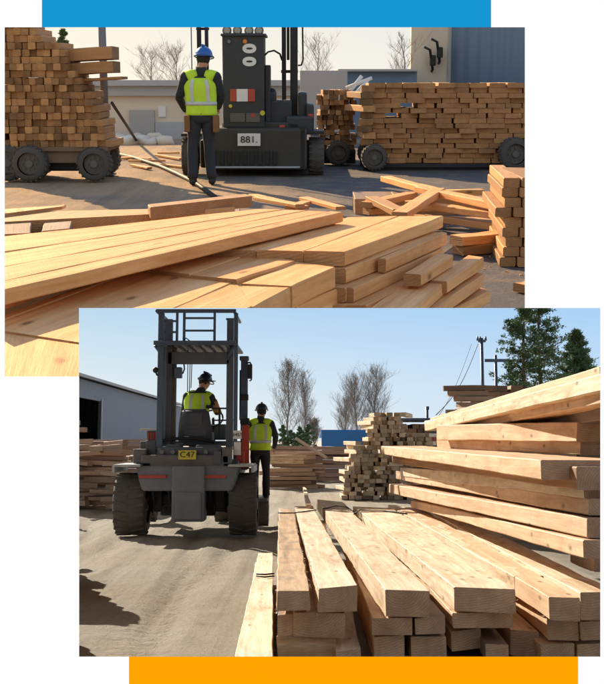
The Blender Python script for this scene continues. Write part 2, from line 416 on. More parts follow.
def text(body, loc, size, mat, parent, rot=(R(90), 0, 0), sx=1, bold=0.0):
    cu = bpy.data.curves.new('lettering', 'FONT'); cu.body = body; cu.size = size; cu.extrude = .003; cu.align_x = 'CENTER'; cu.align_y = 'CENTER'
    cu.offset = bold; tmp = bpy.data.objects.new('tmp', cu); C.objects.link(tmp); bpy.context.view_layer.update()
    me = bpy.data.meshes.new_from_object(tmp.evaluated_get(bpy.context.evaluated_depsgraph_get())); bpy.data.objects.remove(tmp); me.materials.clear(); me.materials.append(mat)
    o = bpy.data.objects.new('lettering', me); o.location = V(loc) - org[parent]; o.rotation_euler = rot; o.scale = (sx, 1, 1)
    org[o] = V(loc); link(o, parent); return o

def skinmesh(name, verts, edges, mat, parent, root=0, sub=2):
    me = bpy.data.meshes.new(name); me.from_pydata([V(v[0]) - org[parent] for v in verts], edges, []); me.materials.append(mat)
    o = bpy.data.objects.new(name, me); link(o, parent)
    m = o.modifiers.new('Skin', 'SKIN'); m.use_smooth_shade = True
    if not me.skin_vertices: pass
    sv = me.skin_vertices[0].data
    for i, v in enumerate(verts):
        r = v[1]; sv[i].radius = (r, r) if not isinstance(r, tuple) else r; sv[i].use_root = (i == root)
    s = o.modifiers.new('Sub', 'SUBSURF'); s.levels = s.render_levels = sub
    return o
def ball(bm, c, rx, ry, rz, u=20, v=14, half=None):
    r = bmesh.ops.create_uvsphere(bm, u_segments=u, v_segments=v, radius=1)
    vs = r['verts']
    for w in vs: w.co = V((w.co.x * rx, w.co.y * ry, w.co.z * rz)) + V(c)
    for f in {f for w in vs for f in w.link_faces}: f.smooth = True
    if half is not None:
        bmesh.ops.delete(bm, geom=[w for w in vs if w.co.z < half], context='VERTS')
def person(name, label, base, s, J, vestm, hat, trm, jm, hatstyle='helmet', yaw=0, sleeve=None, cut=None):
    """J: joints in metres, local, facing +y: pelvis chest neck head; sL eL wL sR eR wR; hL kL aL hR kR aR."""
    b = V(base); rz = Matrix.Rotation(yaw, 3, 'Z')
    root = thing(name, label, 'person', base)
    def T(p): return b + rz @ (V(p) * s)
    P = {k: T(v) for k, v in J.items()}
    hd = P['head']; fwd = rz @ V(J.get('look', (0, 1, 0))) .normalized() if 'look' in J else rz @ V((0, 1, 0))
    fwd = (rz @ V(J['look'])).normalized() if 'look' in J else rz @ V((0, 1, 0)); rt = fwd.cross(V((0, 0, 1))).normalized(); up = rt.cross(fwd)
    vs = []; es = []; idx = {}
    def add(k, p, r, to=None):
        vs.append((p, r * s if not isinstance(r, tuple) else tuple(x * s for x in r))); idx[k] = len(vs) - 1
        if to: es.append((idx[to], idx[k]))
    add('pelvis', P['pelvis'], .125); add('waist', P['pelvis'].lerp(P['chest'], .45), .115, 'pelvis'); add('chest', P['chest'], .11, 'waist')
    add('neck', P['neck'], .055, 'chest'); add('head0', hd - up * .045 * s + fwd * .01 * s, .075, 'neck'); add('head1', hd + up * .035 * s, .088, 'head0'); add('head2', hd + up * .095 * s - fwd * .005 * s, .06, 'head1')
    add('nose', hd + fwd * .105 * s - up * .015 * s, .014, 'head0')
    for e in (-1, 1): add('ear%d' % e, hd + rt * .088 * s * e - up * .01 * s, .016, 'head0')
    for q in 'LR':
        add('s' + q, P['s' + q] - V((0, 0, .01)), .045, 'chest'); add('e' + q, P['e' + q], .042, 's' + q); add('w' + q, P['w' + q], .028, 'e' + q)
        dr = (P['w' + q] - P['e' + q]).normalized(); sd = dr.cross(fwd).normalized() if abs(dr.dot(fwd)) < .9 else rt
        fw = sd.cross(dr).normalized() * (1 if sd.cross(dr).dot(fwd) > 0 else -1)
        add('p' + q, P['w' + q] + dr * .06 * s, .03, 'w' + q)
        for k, (o_, l_) in enumerate(((-.028, .07), (-.01, .082), (.01, .078), (.028, .062))):
            a = P['w' + q] + dr * .095 * s + fw * o_ * s; add('f%s%d' % (q, k), a, .0095, 'p' + q)
            add('g%s%d' % (q, k), a + dr * l_ * .5 * s + sd * .008 * s, .0085, 'f%s%d' % (q, k)); add('i%s%d' % (q, k), a + dr * l_ * .85 * s + sd * .026 * s, .007, 'g%s%d' % (q, k))
        add('t' + q, P['w' + q] + dr * .05 * s + fw * .04 * s, .011, 'p' + q); add('u' + q, P['w' + q] + dr * .085 * s + fw * .055 * s, .009, 't' + q)
        add('h' + q, P['h' + q], .085, 'pelvis'); add('k' + q, P['k' + q], .055, 'h' + q); add('a' + q, P['a' + q], .04, 'k' + q)
    skinmesh('body', vs, es, M['skin'], root, 0, 1)
    # jacket: torso rings + sleeves
    ax = lambda t: P['pelvis'].lerp(P['chest'], t)
    def rings(t0, t1, rx, ry, n=6, shoulders=True):
        out = []
        for i in range(n + 1):
            t = t0 + (t1 - t0) * i / n; c = ax(t); k = 1 + .10 * max(0, min(1, t)) - .05 * math.sin(max(0, min(1, t)) * math.pi)
            top = max(0, t - 1.0); k2 = 1 - top * top * 1.5
            out.append((c.x, c.y, c.z, rx * k * k2 * s, ry * k * (1 - top * top * 1.6) * s))
        return out
    L = lambda bm, rg: loft(bm, rg, 28)
    def yawed(bm):
        if yaw: bmesh.ops.rotate(bm, verts=bm.verts, cent=P['pelvis'], matrix=rz)
        return bm
    def nrings(rg):  # un-yaw centres so that the ellipses turn with the body
        out = []
        for (x, y, z, a, c) in rg:
            p = P['pelvis'] + rz.transposed() @ (V((x, y, z)) - P['pelvis']); out.append((p.x, p.y, p.z, a, c))
        return out
    bm = NB(); L(bm, nrings(rings(-.12, 1.42, .185, .115, 12))); yawed(bm)
    nk = P['neck']; tube(bm, [ax(1.25), nk + V((0, 0, .02 * s)), nk + V((0, 0, .05 * s)) - fwd * .01 * s], [.09 * s, .068 * s, .062 * s], 14)
    for q in 'LR':
        S, E, Wr = P['s' + q], P['e' + q], P['w' + q]
        S = S - V((0, 0, .02 * s)); ball(bm, S, .078 * s, .08 * s, .08 * s, 18, 12)
        tube(bm, [P['neck'].lerp(S, .15) - V((0, 0, .03 * s)), P['neck'].lerp(S, .6) - V((0, 0, .03 * s)), S], [.06 * s, .072 * s, .07 * s], 14)
        tube(bm, [S, S.lerp(E, .35), S.lerp(E, .8), E], [x * s for x in (.076, .07, .062, .058)], 14); ball(bm, E, .058 * s, .058 * s, .058 * s, 14, 10)
        tube(bm, [E, E.lerp(Wr, .25), E.lerp(Wr, .6), Wr], [x * s for x in (.056, .056, .05, .042)], 14)
    for v in bm.verts: v.co += V((noise.noise(v.co * 14), noise.noise(v.co * 14 + V((5, 0, 0))), 0)) * .009
    obj('jacket', bm, jm, root, True)
    if sleeve:
        bm = NB(); S, E = P['s' + sleeve[0]], P['e' + sleeve[0]]
        tube(bm, [S.lerp(E, .3), S.lerp(E, .7), E, E.lerp(P['w' + sleeve[0]], .5)], [.078 * s, .07 * s, .066 * s, .056 * s], 14); obj('sleeve', bm, sleeve[1], root, True)
    bm = NB(); L(bm, nrings(rings(-.06, 1.36, .205, .135, 14)))
    for v in bm.verts: v.co += V((noise.noise(v.co * 11), noise.noise(v.co * 11 + V((5, 0, 0))), 0)) * .012
    for q in 'LR':
        S = P['s' + q]; tube(bm, [P['neck'].lerp(S, .28) - V((0, 0, .035 * s)), P['neck'].lerp(S, .55) - V((0, 0, .03 * s)), P['neck'].lerp(S, .93) - V((0, 0, .035 * s))], [.066 * s, .086 * s, .096 * s], 16)
    yawed(bm); vest = obj('safety_vest', bm, vestm, root, True)
    for t in ((.32, .46),):
        bm = NB(); L(bm, nrings(rings(t[0], t[1], .211, .141, 2))); yawed(bm); obj('reflective_band', bm, M['reflect'], vest, True)
    for e in (-1, 1):
        bm = NB(); pts = []
        for t in (.46, .65, .85, 1.02, 1.18, 1.30):
            c = ax(t); top = max(0, t - 1.0); k = (1 + .1 * min(1, t) - .05 * math.sin(min(1, t) * math.pi))
            ry = .142 * k * (1 - top * top * 1.6) * s; x_ = .105 * s * (1 - top * .6)
            yy = ry * math.sqrt(max(0, 1 - (x_ / (.212 * k * s)) ** 2)) ** .8
            pts.append((c, x_, yy))
        for a, c in zip(pts, pts[1:]):
            q4 = [];
            for (cc, x_, yy), dx in ((a, -.022), (a, .022), (c, .022), (c, -.022)):
                q4.append(cc + rz @ V((e * x_ + dx * s, -yy - .004, 0)))
            f4 = [bm.verts.new(p) for p in q4]; bk = [bm.verts.new(p + rz @ V((0, .012, 0))) for p in q4]
            bm.faces.new(f4); bm.faces.new(bk[::-1])
            for i in range(4): bm.faces.new((f4[i], f4[(i + 1) % 4], bk[(i + 1) % 4], bk[i]))
        bmesh.ops.recalc_face_normals(bm, faces=bm.faces); obj('reflective_band', bm, M['reflect'], vest)
    # trousers
    bm = NB(); pe = P['pelvis']
    L(bm, nrings([(pe.x, pe.y, pe.z + dz * s, rx * s, ry * s) for dz, rx, ry in ((.10, .165, .115), (0, .178, .125), (-.07, .175, .125), (-.12, .15, .11))])); yawed(bm)
    for q in 'LR':
        h, k, a = P['h' + q], P['k' + q], P['a' + q]
        tube(bm, [h.lerp(k, -.1), h.lerp(k, .25), h.lerp(k, .7), k, k.lerp(a, .3), k.lerp(a, .8), a], [x * s for x in (.095, .1, .078, .07, .072, .068, .07)], 16)
    for v in bm.verts: v.co += V((noise.noise(v.co * 12), noise.noise(v.co * 12 + V((5, 0, 0))), 0)) * .012
    obj('trousers', bm, trm, root, True)
    for q in 'LR':
        a = P['a' + q]; fo = (rz @ V(J.get('foot', (0, 1, 0)))).normalized(); bm = NB()
        z0 = a.z - .09 * s
        tube(bm, [a + V((0, 0, .05 * s)), a, V((a.x, a.y, z0 + .045 * s))], [.055 * s, .056 * s, .05 * s], 12)
        pts = [V((a.x, a.y, 0)) + fo * d * s + V((0, 0, z0 + .045 * s)) for d in (-.07, -.03, .06, .13, .18)]
        tube(bm, pts, [x * s for x in (.035, .047, .048, .045, .03)], 12); obj('boot', bm, M['black'], root, True)
    # hat, hair and eyes
    bm = NB()
    if hat is not None:
        hb = hd + up * .035 * s
        ball(bm, hb, .118 * s, .138 * s, .125 * s, 28, 18, hb.z - .012 * s)
        tube(bm, [hb + rt * math.cos(a) * .125 * s + fwd * (math.sin(a) * .15 + .012) * s - V((0, 0, .008 * s)) for a in [i * math.pi / 12 for i in range(25)]], .009 * s, 6)
        ff = V((fwd.x, fwd.y, 0)).normalized(); ball(bm, hb + ff * .105 * s - V((0, 0, .012 * s)), .10 * s, .10 * s, .013 * s, 20, 10)
        tube(bm, [hb + up * .122 * s - fwd * .08 * s, hb + up * .13 * s, hb + up * .118 * s + fwd * .09 * s], .018 * s, 8)
        obj('hard_hat', bm, hat, root, True)
    bm = NB(); ball(bm, hd - fwd * .018 * s + up * .0 * s, .09 * s, .088 * s, .10 * s, 20, 12); obj('hair', bm, M['hair'], root, True)
    bm = NB()
    for e in (-1, 1): ball(bm, hd + fwd * .082 * s + rt * e * .032 * s + up * .012 * s, .011 * s, .009 * s, .008 * s, 8, 6)
    obj('eye', bm, M['white'], root, True)
    return root, P

def bare_tree(label, base, h, spread, seed, up=.75, leafy=0.1, tw=.012, group='trees beyond the yards', n1=60):
    rs = random.Random(seed); b = V(base); root = thing('bare_tree', label, 'tree', base, group)
    bm = NB(); lean = V((rs.uniform(-.03, .03), rs.uniform(-.03, .03), 1)); tp = []
    for i in range(9):
        t = i / 8; tp.append(b + lean * h * t * .97 + V((rs.uniform(-1, 1), rs.uniform(-1, 1), 0)) * h * .008 * i ** .5)
    tube(bm, tp, [h * .016 * (1 - .9 * i / 8) + tw * .6 for i in range(9)], 7); obj('trunk', bm, M['twig'] if tw > 0 else M['trunk'], root, True)
    bm = NB(); lf = []
    def br(p, d, L, r, lev):
        pts = [p]; dd = d.copy()
        for i in range(3):
            dd = (dd + V((rs.uniform(-.25, .25), rs.uniform(-.25, .25), rs.uniform(-.02, .22)))).normalized(); pts.append(pts[-1] + dd * L / 3)
        tube(bm, pts, [r, r * .8, r * .55, r * .3], 3, False)
        if lev <= 0:
            if rs.random() < leafy: lf.extend(pts[2:])
            return
        for i in range(7 if lev > 1 else 6):
            t = rs.uniform(.2, 1); k = min(2, int(t * 3)); q = pts[k].lerp(pts[k + 1], t * 3 - k)
            nd = (dd * .7 + V((rs.uniform(-1, 1), rs.uniform(-1, 1), rs.uniform(-.2, up)))).normalized(); br(q, nd, L * rs.uniform(.35, .6), r * .55, lev - 1)
    for i in range(n1):
        t = .16 + .82 * (i + rs.random()) / n1; k = min(7, int(t * 8)); p = tp[k].lerp(tp[k + 1], t * 8 - k); a = rs.uniform(0, 6.28)
        w = math.sin(min(1, (1.04 - t) * 1.35) * math.pi * .62) ** .8
        br(p, V((math.cos(a), math.sin(a), up * 1.3)).normalized(), spread * w * rs.uniform(.6, 1.2), tw * 1.8, 2)
    for p in lf:
        for _ in range(2):
            c = p + V((rs.uniform(-.2, .2), rs.uniform(-.2, .2), rs.uniform(-.2, .2))); a = V((rs.uniform(-1, 1), rs.uniform(-1, 1), rs.uniform(-1, 1))).normalized() * .06; bb = a.orthogonal()
            f = bm.faces.new([bm.verts.new(c + x) for x in (a, bb, -a)]); f.material_index = 1
    obj('crown', bm, [M['twig'], M['leafdry']], root); return root
def conifer(label, base, h, spread, seed, dens=1.0, bare=.12, clump=1.0, name='pine_tree', group='trees beyond the yards', leafs=.16, open_=True):
    rs = random.Random(seed); b = V(base); root = thing(name, label, 'tree', base, group)
    bm = NB(); tp = [b + V((math.sin(i * .9 + seed) * h * .008, 0, h * i / 8)) for i in range(9)]
    tube(bm, tp, [h * .017 * (1 - .93 * i / 8) for i in range(9)], 8); obj('trunk', bm, M['trunk'], root, True)
    bm = NB(); n = int(46 * dens)
    for i in range(n):
        t = bare + (1 - bare) * (i + rs.random()) / n; z = t * h; a = rs.uniform(0, 6.28)
        prof = (1.05 - t) ** .7 if not open_ else (min(1, (1.08 - t) * 1.5)) * rs.uniform(.45, 1.1)
        L = spread * prof; d = V((math.cos(a), math.sin(a), rs.uniform(-.05, .55)))
        p0 = b + V((0, 0, z)); pts = [p0, p0 + d * L * .5 + V((0, 0, -.02 * L)), p0 + d * L + V((0, 0, .08 * L))]
        tube(bm, pts, [.03 * h / 12, .02 * h / 12, .008], 4, False)
        for k in range(int(6 * clump)):
            q = pts[0].lerp(pts[2], rs.uniform(.35, 1)) + V((rs.uniform(-1, 1), rs.uniform(-1, 1), rs.uniform(-.6, .9))) * L * .26
            R_ = rs.uniform(.2, .42) * spread * .24
            for m in range(26):
                o_ = V((rs.gauss(0, 1), rs.gauss(0, 1), rs.gauss(0, .6))) * R_ * .55; c = q + o_
                a1 = (o_.normalized() + V((rs.uniform(-.7, .7), rs.uniform(-.7, .7), rs.uniform(0, 1)))).normalized() * leafs; s1 = a1.orthogonal().normalized() * leafs * .3
                f = bm.faces.new([bm.verts.new(c - s1), bm.verts.new(c + s1), bm.verts.new(c + a1)]); f.material_index = 1
    obj('crown', bm, [M['trunk'], M['leaf']], root); return root

def rut(x, y, name):      # wheel ruts pressed into the lower yard
    if name != 'ground' or y > 24 or y < 4: return 0
    d = 0
    for k, (x0, sl, w_) in enumerate(((-2.75, .035, .2), (-1.0, -.02, .22), (-1.75, .09, .16), (-3.4, .12, .18), (-.35, .06, .14))):
        u = (x - x0 - sl * (17 - y) - .12 * math.sin(y * .35 + k)) / w_
        if abs(u) < 3: d += -.028 * math.exp(-u * u) + .014 * math.exp(-(abs(u) - 1.5) ** 2 * 3) + .012 * math.exp(-u * u) * (math.sin((y + .5 * abs(x - x0)) * 30) > .2)
    return d
def ground(name, xs, ys, z, mat, amp, clip=None, thick=None, cone=None):
    bm = NB(); g = [[bm.verts.new((x, y, z + (amp * noise.noise(V((x * .5, y * .5, 0))) + amp * .5 * noise.noise(V((x * 2.3, y * .4, 3))) + amp * .3 * noise.noise(V((x * 4, y * 4, 7))) if abs(x) < 14 and y < 50 else 0) + rut(x, y, name) - (amp if True else 0) * .4)) for y in ys] for x in xs]
    for i in range(len(xs) - 1):
        for j in range(len(ys) - 1): bm.faces.new((g[i][j], g[i + 1][j], g[i + 1][j + 1], g[i][j + 1])).smooth = True
    if thick:
        r = bmesh.ops.extrude_face_region(bm, geom=bm.faces[:]); bmesh.ops.translate(bm, verts=[v for v in r['geom'] if isinstance(v, bmesh.types.BMVert)], vec=(0, 0, -thick))
        bmesh.ops.recalc_face_normals(bm, faces=bm.faces)
    if cone:        # the deck is no wider than the yard that stands on it
        fs = [f for f in bm.faces if abs(f.calc_center_median().x) > cone * f.calc_center_median().y + 1.3]; bmesh.ops.delete(bm, geom=fs, context='FACES')
    if clip: clip(bm)
    return tag(obj(name, bm, mat, origin=(0, 0, z)), kind='structure')
def frange(a, b, s):
    n = max(1, round((b - a) / s)); return [a + (b - a) * i / n for i in range(n + 1)]

# ================================================================== YARD B (lower opening)
W = 'B'
ground('ground', [-900, -300, -80, -30] + frange(-14, -4.6, .4) + frange(-4.5, 1.2, .06) + frange(1.4, 12, .4) + [30, 80, 300, 900], [-60, -10, 2] + frange(4, 20, .06) + frange(20.2, 26, .2) + frange(27, 50, 1.0) + [70, 120, 300, 1500], -HB, M['groundB'], .035)

# --- foreground beams, ends towards us
PB = 'squared beams of the near pile'
def beamB(nl, nr, row_bot, fl, fr, z, label, mats, name='timber_beam', yn=None, group=PB, wob=.008, jit=.006, splin=0):
    a, b = Z(*nl, z), Z(*nr, z); y = (a.y + b.y) / 2; a, b = D(nl[0], nl[1], y), D(nr[0], nr[1], y); a.z = b.z = z
    th = z - D(nl[0], row_bot, y).z; sk = rn(-.05, .05); a.y += sk; b.y -= sk
    c, d = Z(*fl, z), Z(*fr, z)
    dn = V((0, 0, -th))
    bm = hexa([a, b, b + dn, a + dn], [c, d, d + dn, c + dn], 40, jit, .0045, wob)
    o = tag(obj(name, bm, mats), label, 'timber beam', group)
    if splin:       # torn fibres along the sawn edges
        bm = NB()
        for (p, q, sx_) in ((a, c, -1), (b, d, 1), (a + dn, c + dn, -1)):
            for k in range(splin):
                t_ = random.random() ** 1.3; r = p.lerp(q, t_) + V((0, 0, rn(-.012, .0))); L_ = rn(.006, .026)
                tip = r + V((sx_ * L_ * rn(.2, 1), rn(-1, 1) * L_, rn(-.9, .25) * L_)); w_ = V((0, rn(.002, .007), rn(-.002, .002)))
                bm.faces.new([bm.verts.new(r - w_), bm.verts.new(r + w_), bm.verts.new(tip)])
        tag(obj('splinters', bm, mats[0], o), kind='stuff')
    return o
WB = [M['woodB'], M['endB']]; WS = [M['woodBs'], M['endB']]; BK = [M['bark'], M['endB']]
z1 = -.86
beamB((277.5, 590), (310.5, 590), 612, (279, 509), (293, 509), z1, 'bark-stained beam along the left edge of the near pile, top layer', [M['barkface'], M['endB']], wob=.012, jit=.012, splin=200)
beamB((318, 587), (357, 587), 612, (295, 506), (313, 506), z1 + .01, 'pale fuzzy-edged beam beside the bark-stained one, top layer', WB, splin=260)
beamB((386, 590), (429, 590), 617, (317, 499), (343, 502), z1, 'clean cream beam standing apart between the two wide gaps of the near pile', WB, splin=60)
beamB((455, 588), (513, 588), 612, (353, 506), (392, 508), z1, 'widest top beam of the near pile with smooth square end', WB, splin=120)
beamB((550, 597), (577.5, 597), 620, (399, 509), (414, 506), z1 - .01, 'narrow top beam with yellow left side, second from the right edge', WS, splin=80)
beamB((513.5, 575), (551, 577), 596, (388, 505), (400, 505), z1 - .012, 'set-back beam wedged between the widest beam and the narrow yellow-sided one', WB)
beamB((579, 592), (618, 593), 620, (414, 503), (432, 501), z1 + .005, 'rightmost top beam of the near pile, cut by the opening', WB)
# thin upright offcut at the far end
beamB((306, 503), (311, 506), 509, (303, 487), (306, 488), -.80, 'thin pointed offcut lying at the far end of the near pile', WB, 'offcut')
z2 = -1.012
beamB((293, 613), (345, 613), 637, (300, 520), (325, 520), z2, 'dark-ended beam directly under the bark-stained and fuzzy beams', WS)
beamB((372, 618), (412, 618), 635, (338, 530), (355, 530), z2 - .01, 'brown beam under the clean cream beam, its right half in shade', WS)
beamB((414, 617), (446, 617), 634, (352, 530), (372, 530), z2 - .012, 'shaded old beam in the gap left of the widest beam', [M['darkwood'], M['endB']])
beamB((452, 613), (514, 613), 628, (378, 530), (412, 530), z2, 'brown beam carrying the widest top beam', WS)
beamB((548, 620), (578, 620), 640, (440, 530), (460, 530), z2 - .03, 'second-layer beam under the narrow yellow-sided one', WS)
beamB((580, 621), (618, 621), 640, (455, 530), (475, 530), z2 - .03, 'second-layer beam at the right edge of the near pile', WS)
z3 = -1.175
beamB((279, 636), (336, 637), 662, (283, 540), (320, 540), z3 + .02, 'broad bark slab with orange bark at the lower left of the near pile', [M['bark'], M['barkface']], 'bark_slab', wob=.02, jit=.03, splin=150)
beamB((278, 614), (296, 614), 636, (282, 530), (290, 530), z2 - .012, 'bark-covered strip beam below the left edge of the pile', BK, wob=.01, jit=.01)
beamB((336, 651), (361, 651), 668, (330, 560), (340, 560), z3 - .03, 'pale low beam beside the orange bark slab', WB)
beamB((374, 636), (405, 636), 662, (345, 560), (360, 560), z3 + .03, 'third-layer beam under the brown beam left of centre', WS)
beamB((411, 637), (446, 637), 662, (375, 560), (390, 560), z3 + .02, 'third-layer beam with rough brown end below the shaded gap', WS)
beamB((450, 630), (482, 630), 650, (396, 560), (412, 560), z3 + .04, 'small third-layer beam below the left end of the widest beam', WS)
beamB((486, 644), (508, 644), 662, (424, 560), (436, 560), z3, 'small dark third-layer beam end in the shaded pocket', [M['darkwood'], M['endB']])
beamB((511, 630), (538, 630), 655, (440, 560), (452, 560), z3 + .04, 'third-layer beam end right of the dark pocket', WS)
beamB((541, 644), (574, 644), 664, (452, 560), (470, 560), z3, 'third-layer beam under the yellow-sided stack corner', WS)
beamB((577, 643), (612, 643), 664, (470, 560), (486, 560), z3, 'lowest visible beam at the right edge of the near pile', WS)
for i, (a, b) in enumerate(((282, 330), (340, 385), (395, 440), (450, 500), (512, 560), (570, 615))):
    zz = z3 - .145
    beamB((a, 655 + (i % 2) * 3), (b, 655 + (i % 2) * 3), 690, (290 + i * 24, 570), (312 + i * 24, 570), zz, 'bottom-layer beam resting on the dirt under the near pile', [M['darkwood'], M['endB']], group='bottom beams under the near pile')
# boards to the left
beamB((234, 660), (272.5, 660), 668, (258.5, 553), (273, 553), -1.22, 'long white board lying low along the left side of the near pile', WB, 'board', wob=.004)
beamB((236, 676), (273, 676), 690, (255, 562), (271, 562), -1.265, 'second white board under the long low one', WB, 'board')
beamB((240, 690), (275, 690), 730, (256, 566), (270, 566), -1.325, 'squared bearer beam under the low white boards', WS, 'timber_beam')
def strap(pts, label):
    bm = NB(); tube(bm, pts, .008, 6); tag(obj('steel_strap', bm, M['cable'], smooth=True), label, 'strap', 'steel straps round the near pile')
strap([Z(256.5, 576, -1.205), Z(265, 577, -1.205), Z(274, 576, -1.205)], 'dark strap across the low white board')
strap([Z(256.5, 574, -1.205), Z(265, 574.5, -1.205), Z(274, 573.5, -1.205)], 'second thin strap just behind the first on the low white board')
strap([Z(278, 513, -.85), Z(294, 513, -.85), Z(316, 510, -.84)], 'strap across the bark-stained and fuzzy beams at their far ends')
strap([Z(323, 509, -.85), Z(336, 506, -.84), Z(347, 507, -.85), Z(356, 514, -.87)], 'strap over the clean cream beam near its far end')
strap([Z(354, 514, -.85), Z(360, 510, -.84), Z(385, 511, -.85), Z(407, 514, -.85)], 'strap over the widest beam near its far end')

# --- right-hand stack: long planks, their left sides lit
PR = 'long planks of the right-hand stack'
def sideB(n_lt, n_lb, f_lt, f_lb, yn, yf, w, label, mats=None, drop=0, wf=None):
    yn *= 1.5; yf *= 1.5; w *= 1.5
    a, d = D(*n_lt, yn), D(*n_lb, yn); c, e = D(*f_lt, yf), D(*f_lb, yf); x = V((w, drop * w, 0)); xf = V((wf or w, 0, 0))
    bm = hexa([a, a + x, d + x, d], [c, c + xf, e + xf, e], 26, .004, .007, .008)
    return tag(obj('plank', bm, mats or WS), label, 'plank', PR)
sideB((600, 366), (600, 375), (430, 418), (430, 423), 4.4, 10.2, .5, 'topmost thin plank sloping up across the right-hand stack', None, .0)
sideB((600, 374), (600, 391), (425, 422), (426, 431), 4.2, 9.8, .55, 'pale sloping plank second from the top of the right-hand stack', WB)
sideB((522, 402), (523, 412), (424, 421), (425, 431), 6.0, 9.9, .12, 'short sloping plank with broken tip at the top of the right-hand stack', WB)
sideB((601, 388), (601, 403), (470, 419), (472, 429), 4.3, 8.0, .5, 'warm plank rising to the edge of the opening, third from the top')
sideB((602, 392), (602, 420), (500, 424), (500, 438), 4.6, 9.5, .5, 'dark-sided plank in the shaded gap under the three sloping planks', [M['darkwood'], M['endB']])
sideB((577, 422), (577, 442), (437, 425), (437, 440), 5.2, 8.2, .2, 'thick beam with square end under the sloping planks')
sideB((580, 441), (580, 455), (437, 440), (437, 449), 5.3, 8.6, .25, 'thinner brown plank under the thick square-ended beam')
sideB((596, 424), (596, 436), (560, 424), (560, 432), 6.0, 8.5, .3, 'short plank end showing behind the thick beam at the right')
sideB((541, 460), (541, 480), (381, 446), (381, 454), 4.3, 9.9, .36, 'long plank jutting furthest left with dark square end', WS)
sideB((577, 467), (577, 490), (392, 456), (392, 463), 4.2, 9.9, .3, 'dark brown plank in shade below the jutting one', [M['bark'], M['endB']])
sideB((583, 481), (583, 498), (400, 467), (400, 476), 4.25, 9.6, .3, 'white-faced plank tapering towards the right-hand stack middle', WB)
sideB((588, 499), (588, 516), (396, 471), (396, 479), 4.2, 9.9, .3, 'thin pinkish plank under the white-faced one', WS)
sideB((587, 518), (587, 538), (389, 484), (389, 493), 4.15, 9.9, .3, 'plank with rough dark end, second from the bottom of the stack')
sideB((583, 540), (583, 559), (411, 500), (411, 507), 4.1, 9.4, .3, 'lowest long pinkish plank of the right-hand stack')
sideB((594, 553), (594, 573), (570, 548), (570, 562), 4.9, 6.4, .3, 'short block at the lower right corner of the right-hand stack')
for i in range(5):
    yy = 9.0 + i * 1.2
    bm = NB(); a = D(600, 440, yy)
    near = vee([(a.x * .93, yy, .1), (a.x + .5, yy, .1), (a.x + .5, yy, -.8), (a.x * .93, yy, -.8)])
    bm.free(); bm = hexa(near, [p + V((0, .1, 0)) for p in near], 2, .004, .006)
    tag(obj('spacer_board', bm, [M['darkwood'], M['darkwood']]), 'dark upright spacer board inside the right-hand stack', 'board', 'spacer boards inside the right-hand stack')

# --- far stacks of boards
def rows_stack(name, label, cat, group, x0, x1, y, z0, z1, w, h, L, mats, jx=.02, jy=.15, rot=.05, axis='y', prof=None, depth=1, skip=.03, sx=.12):
    mes = [board_mesh(name, w, h, L, mats, axis) for _ in range(4)]; k = 0
    nz = max(1, int(round((z1 - z0) / h))); nx = max(1, int(round((x1 - x0) / w)))
    for j in range(nz):
        off = rn(-.5, .5) * w * .6
        for i in range(nx):
            x = x0 + (i + .5) * w + (off if axis == 'y' else 0) + rn(-jx, jx); z = z0 + j * h
            if prof and z > prof(x): continue
            if random.random() < skip: continue
            for d in range(depth):
                put(name, random.choice(mes), (x, y + d * L * 1.03 + rn(-jy, jy), z), (rn(-.01, .01), rn(-.02, .02), rn(-rot, rot)), label, cat, group, (rn(1 - sx, 1), 1, .96)); k += 1
    return k
FW = [M['woodFar'], M['endFar']]; RW = [M['woodRed'], M['endFar']]
def lay_x(name, label, group, xa, xb, y0, z0, z1, h, w, L, mats, deep=2, jx=.25, rot=.12, prof=None, roll=.015, skip=0):
    """layers of boards lying across the view, ragged ends"""
    mes = [board_mesh(name, w, h, L, mats, 'x') for _ in range(4)]; nz = int(round((z1 - z0) / h))
    for j in range(nz):
        for d in range(deep):
            x = xb
            while x > xa + .2:
                z = z0 + j * h
                if not (prof and z > prof(x - L / 2)) and random.random() >= skip:
                    put(name, random.choice(mes), (x + rn(-jx, jx), y0 + d * (w + .02) + rn(-.05, .05), z), (rn(-roll, roll), rn(-roll, roll), rn(-rot, rot)), label, 'board', group, (rn(.8, 1.05), rn(.7, 1), rn(.65, .97)))
                x -= L * 1.02
# left stack (x px 79-125)
y = 24.5; a = D(120, 440, y).x
lay_x('stacked_board', 'brown board of the ragged stack left of the forklift', 'boards of the ragged stack left of the forklift', a - 2.6, a, y, -HB, .12, .105, .24, 1.5, [M['woodFar'], M['endFar']], 4, .3, .45, lambda x: .12 + (-x - 5.2) * .5, .04, .12)
lay_x('ragged_board', 'short brown board end sticking out at the right of the ragged stack', 'short board ends of the ragged stack', a - 1.2, a + .25, y - .35, -HB + .1, .0, .12, .2, .8, FW, 1, .22, 1.1, None, .09, .15)
# its small top pieces
for k, (px, py) in enumerate(((80, 425), (86, 432))):
    p = D(px, py, 24.6); put('stacked_board', board_mesh('stacked_board', .2, .1, 1.0, RW, 'x'), p, (0, 0, rn(-.2, .2)), ('loose reddish board end on top of the ragged stack', 'lower loose board on top of the ragged stack')[k], 'board', 'boards of the ragged stack left of the forklift')
# stack behind it
lay_x('long_board', 'reddish board of the long low stack by the warehouse wall', 'boards of the stack by the warehouse wall', D(100, 440, 38).x, D(158, 440, 38).x, 38, -HB, .02, .14, .3, 4.0, RW, 2, .1, .02)
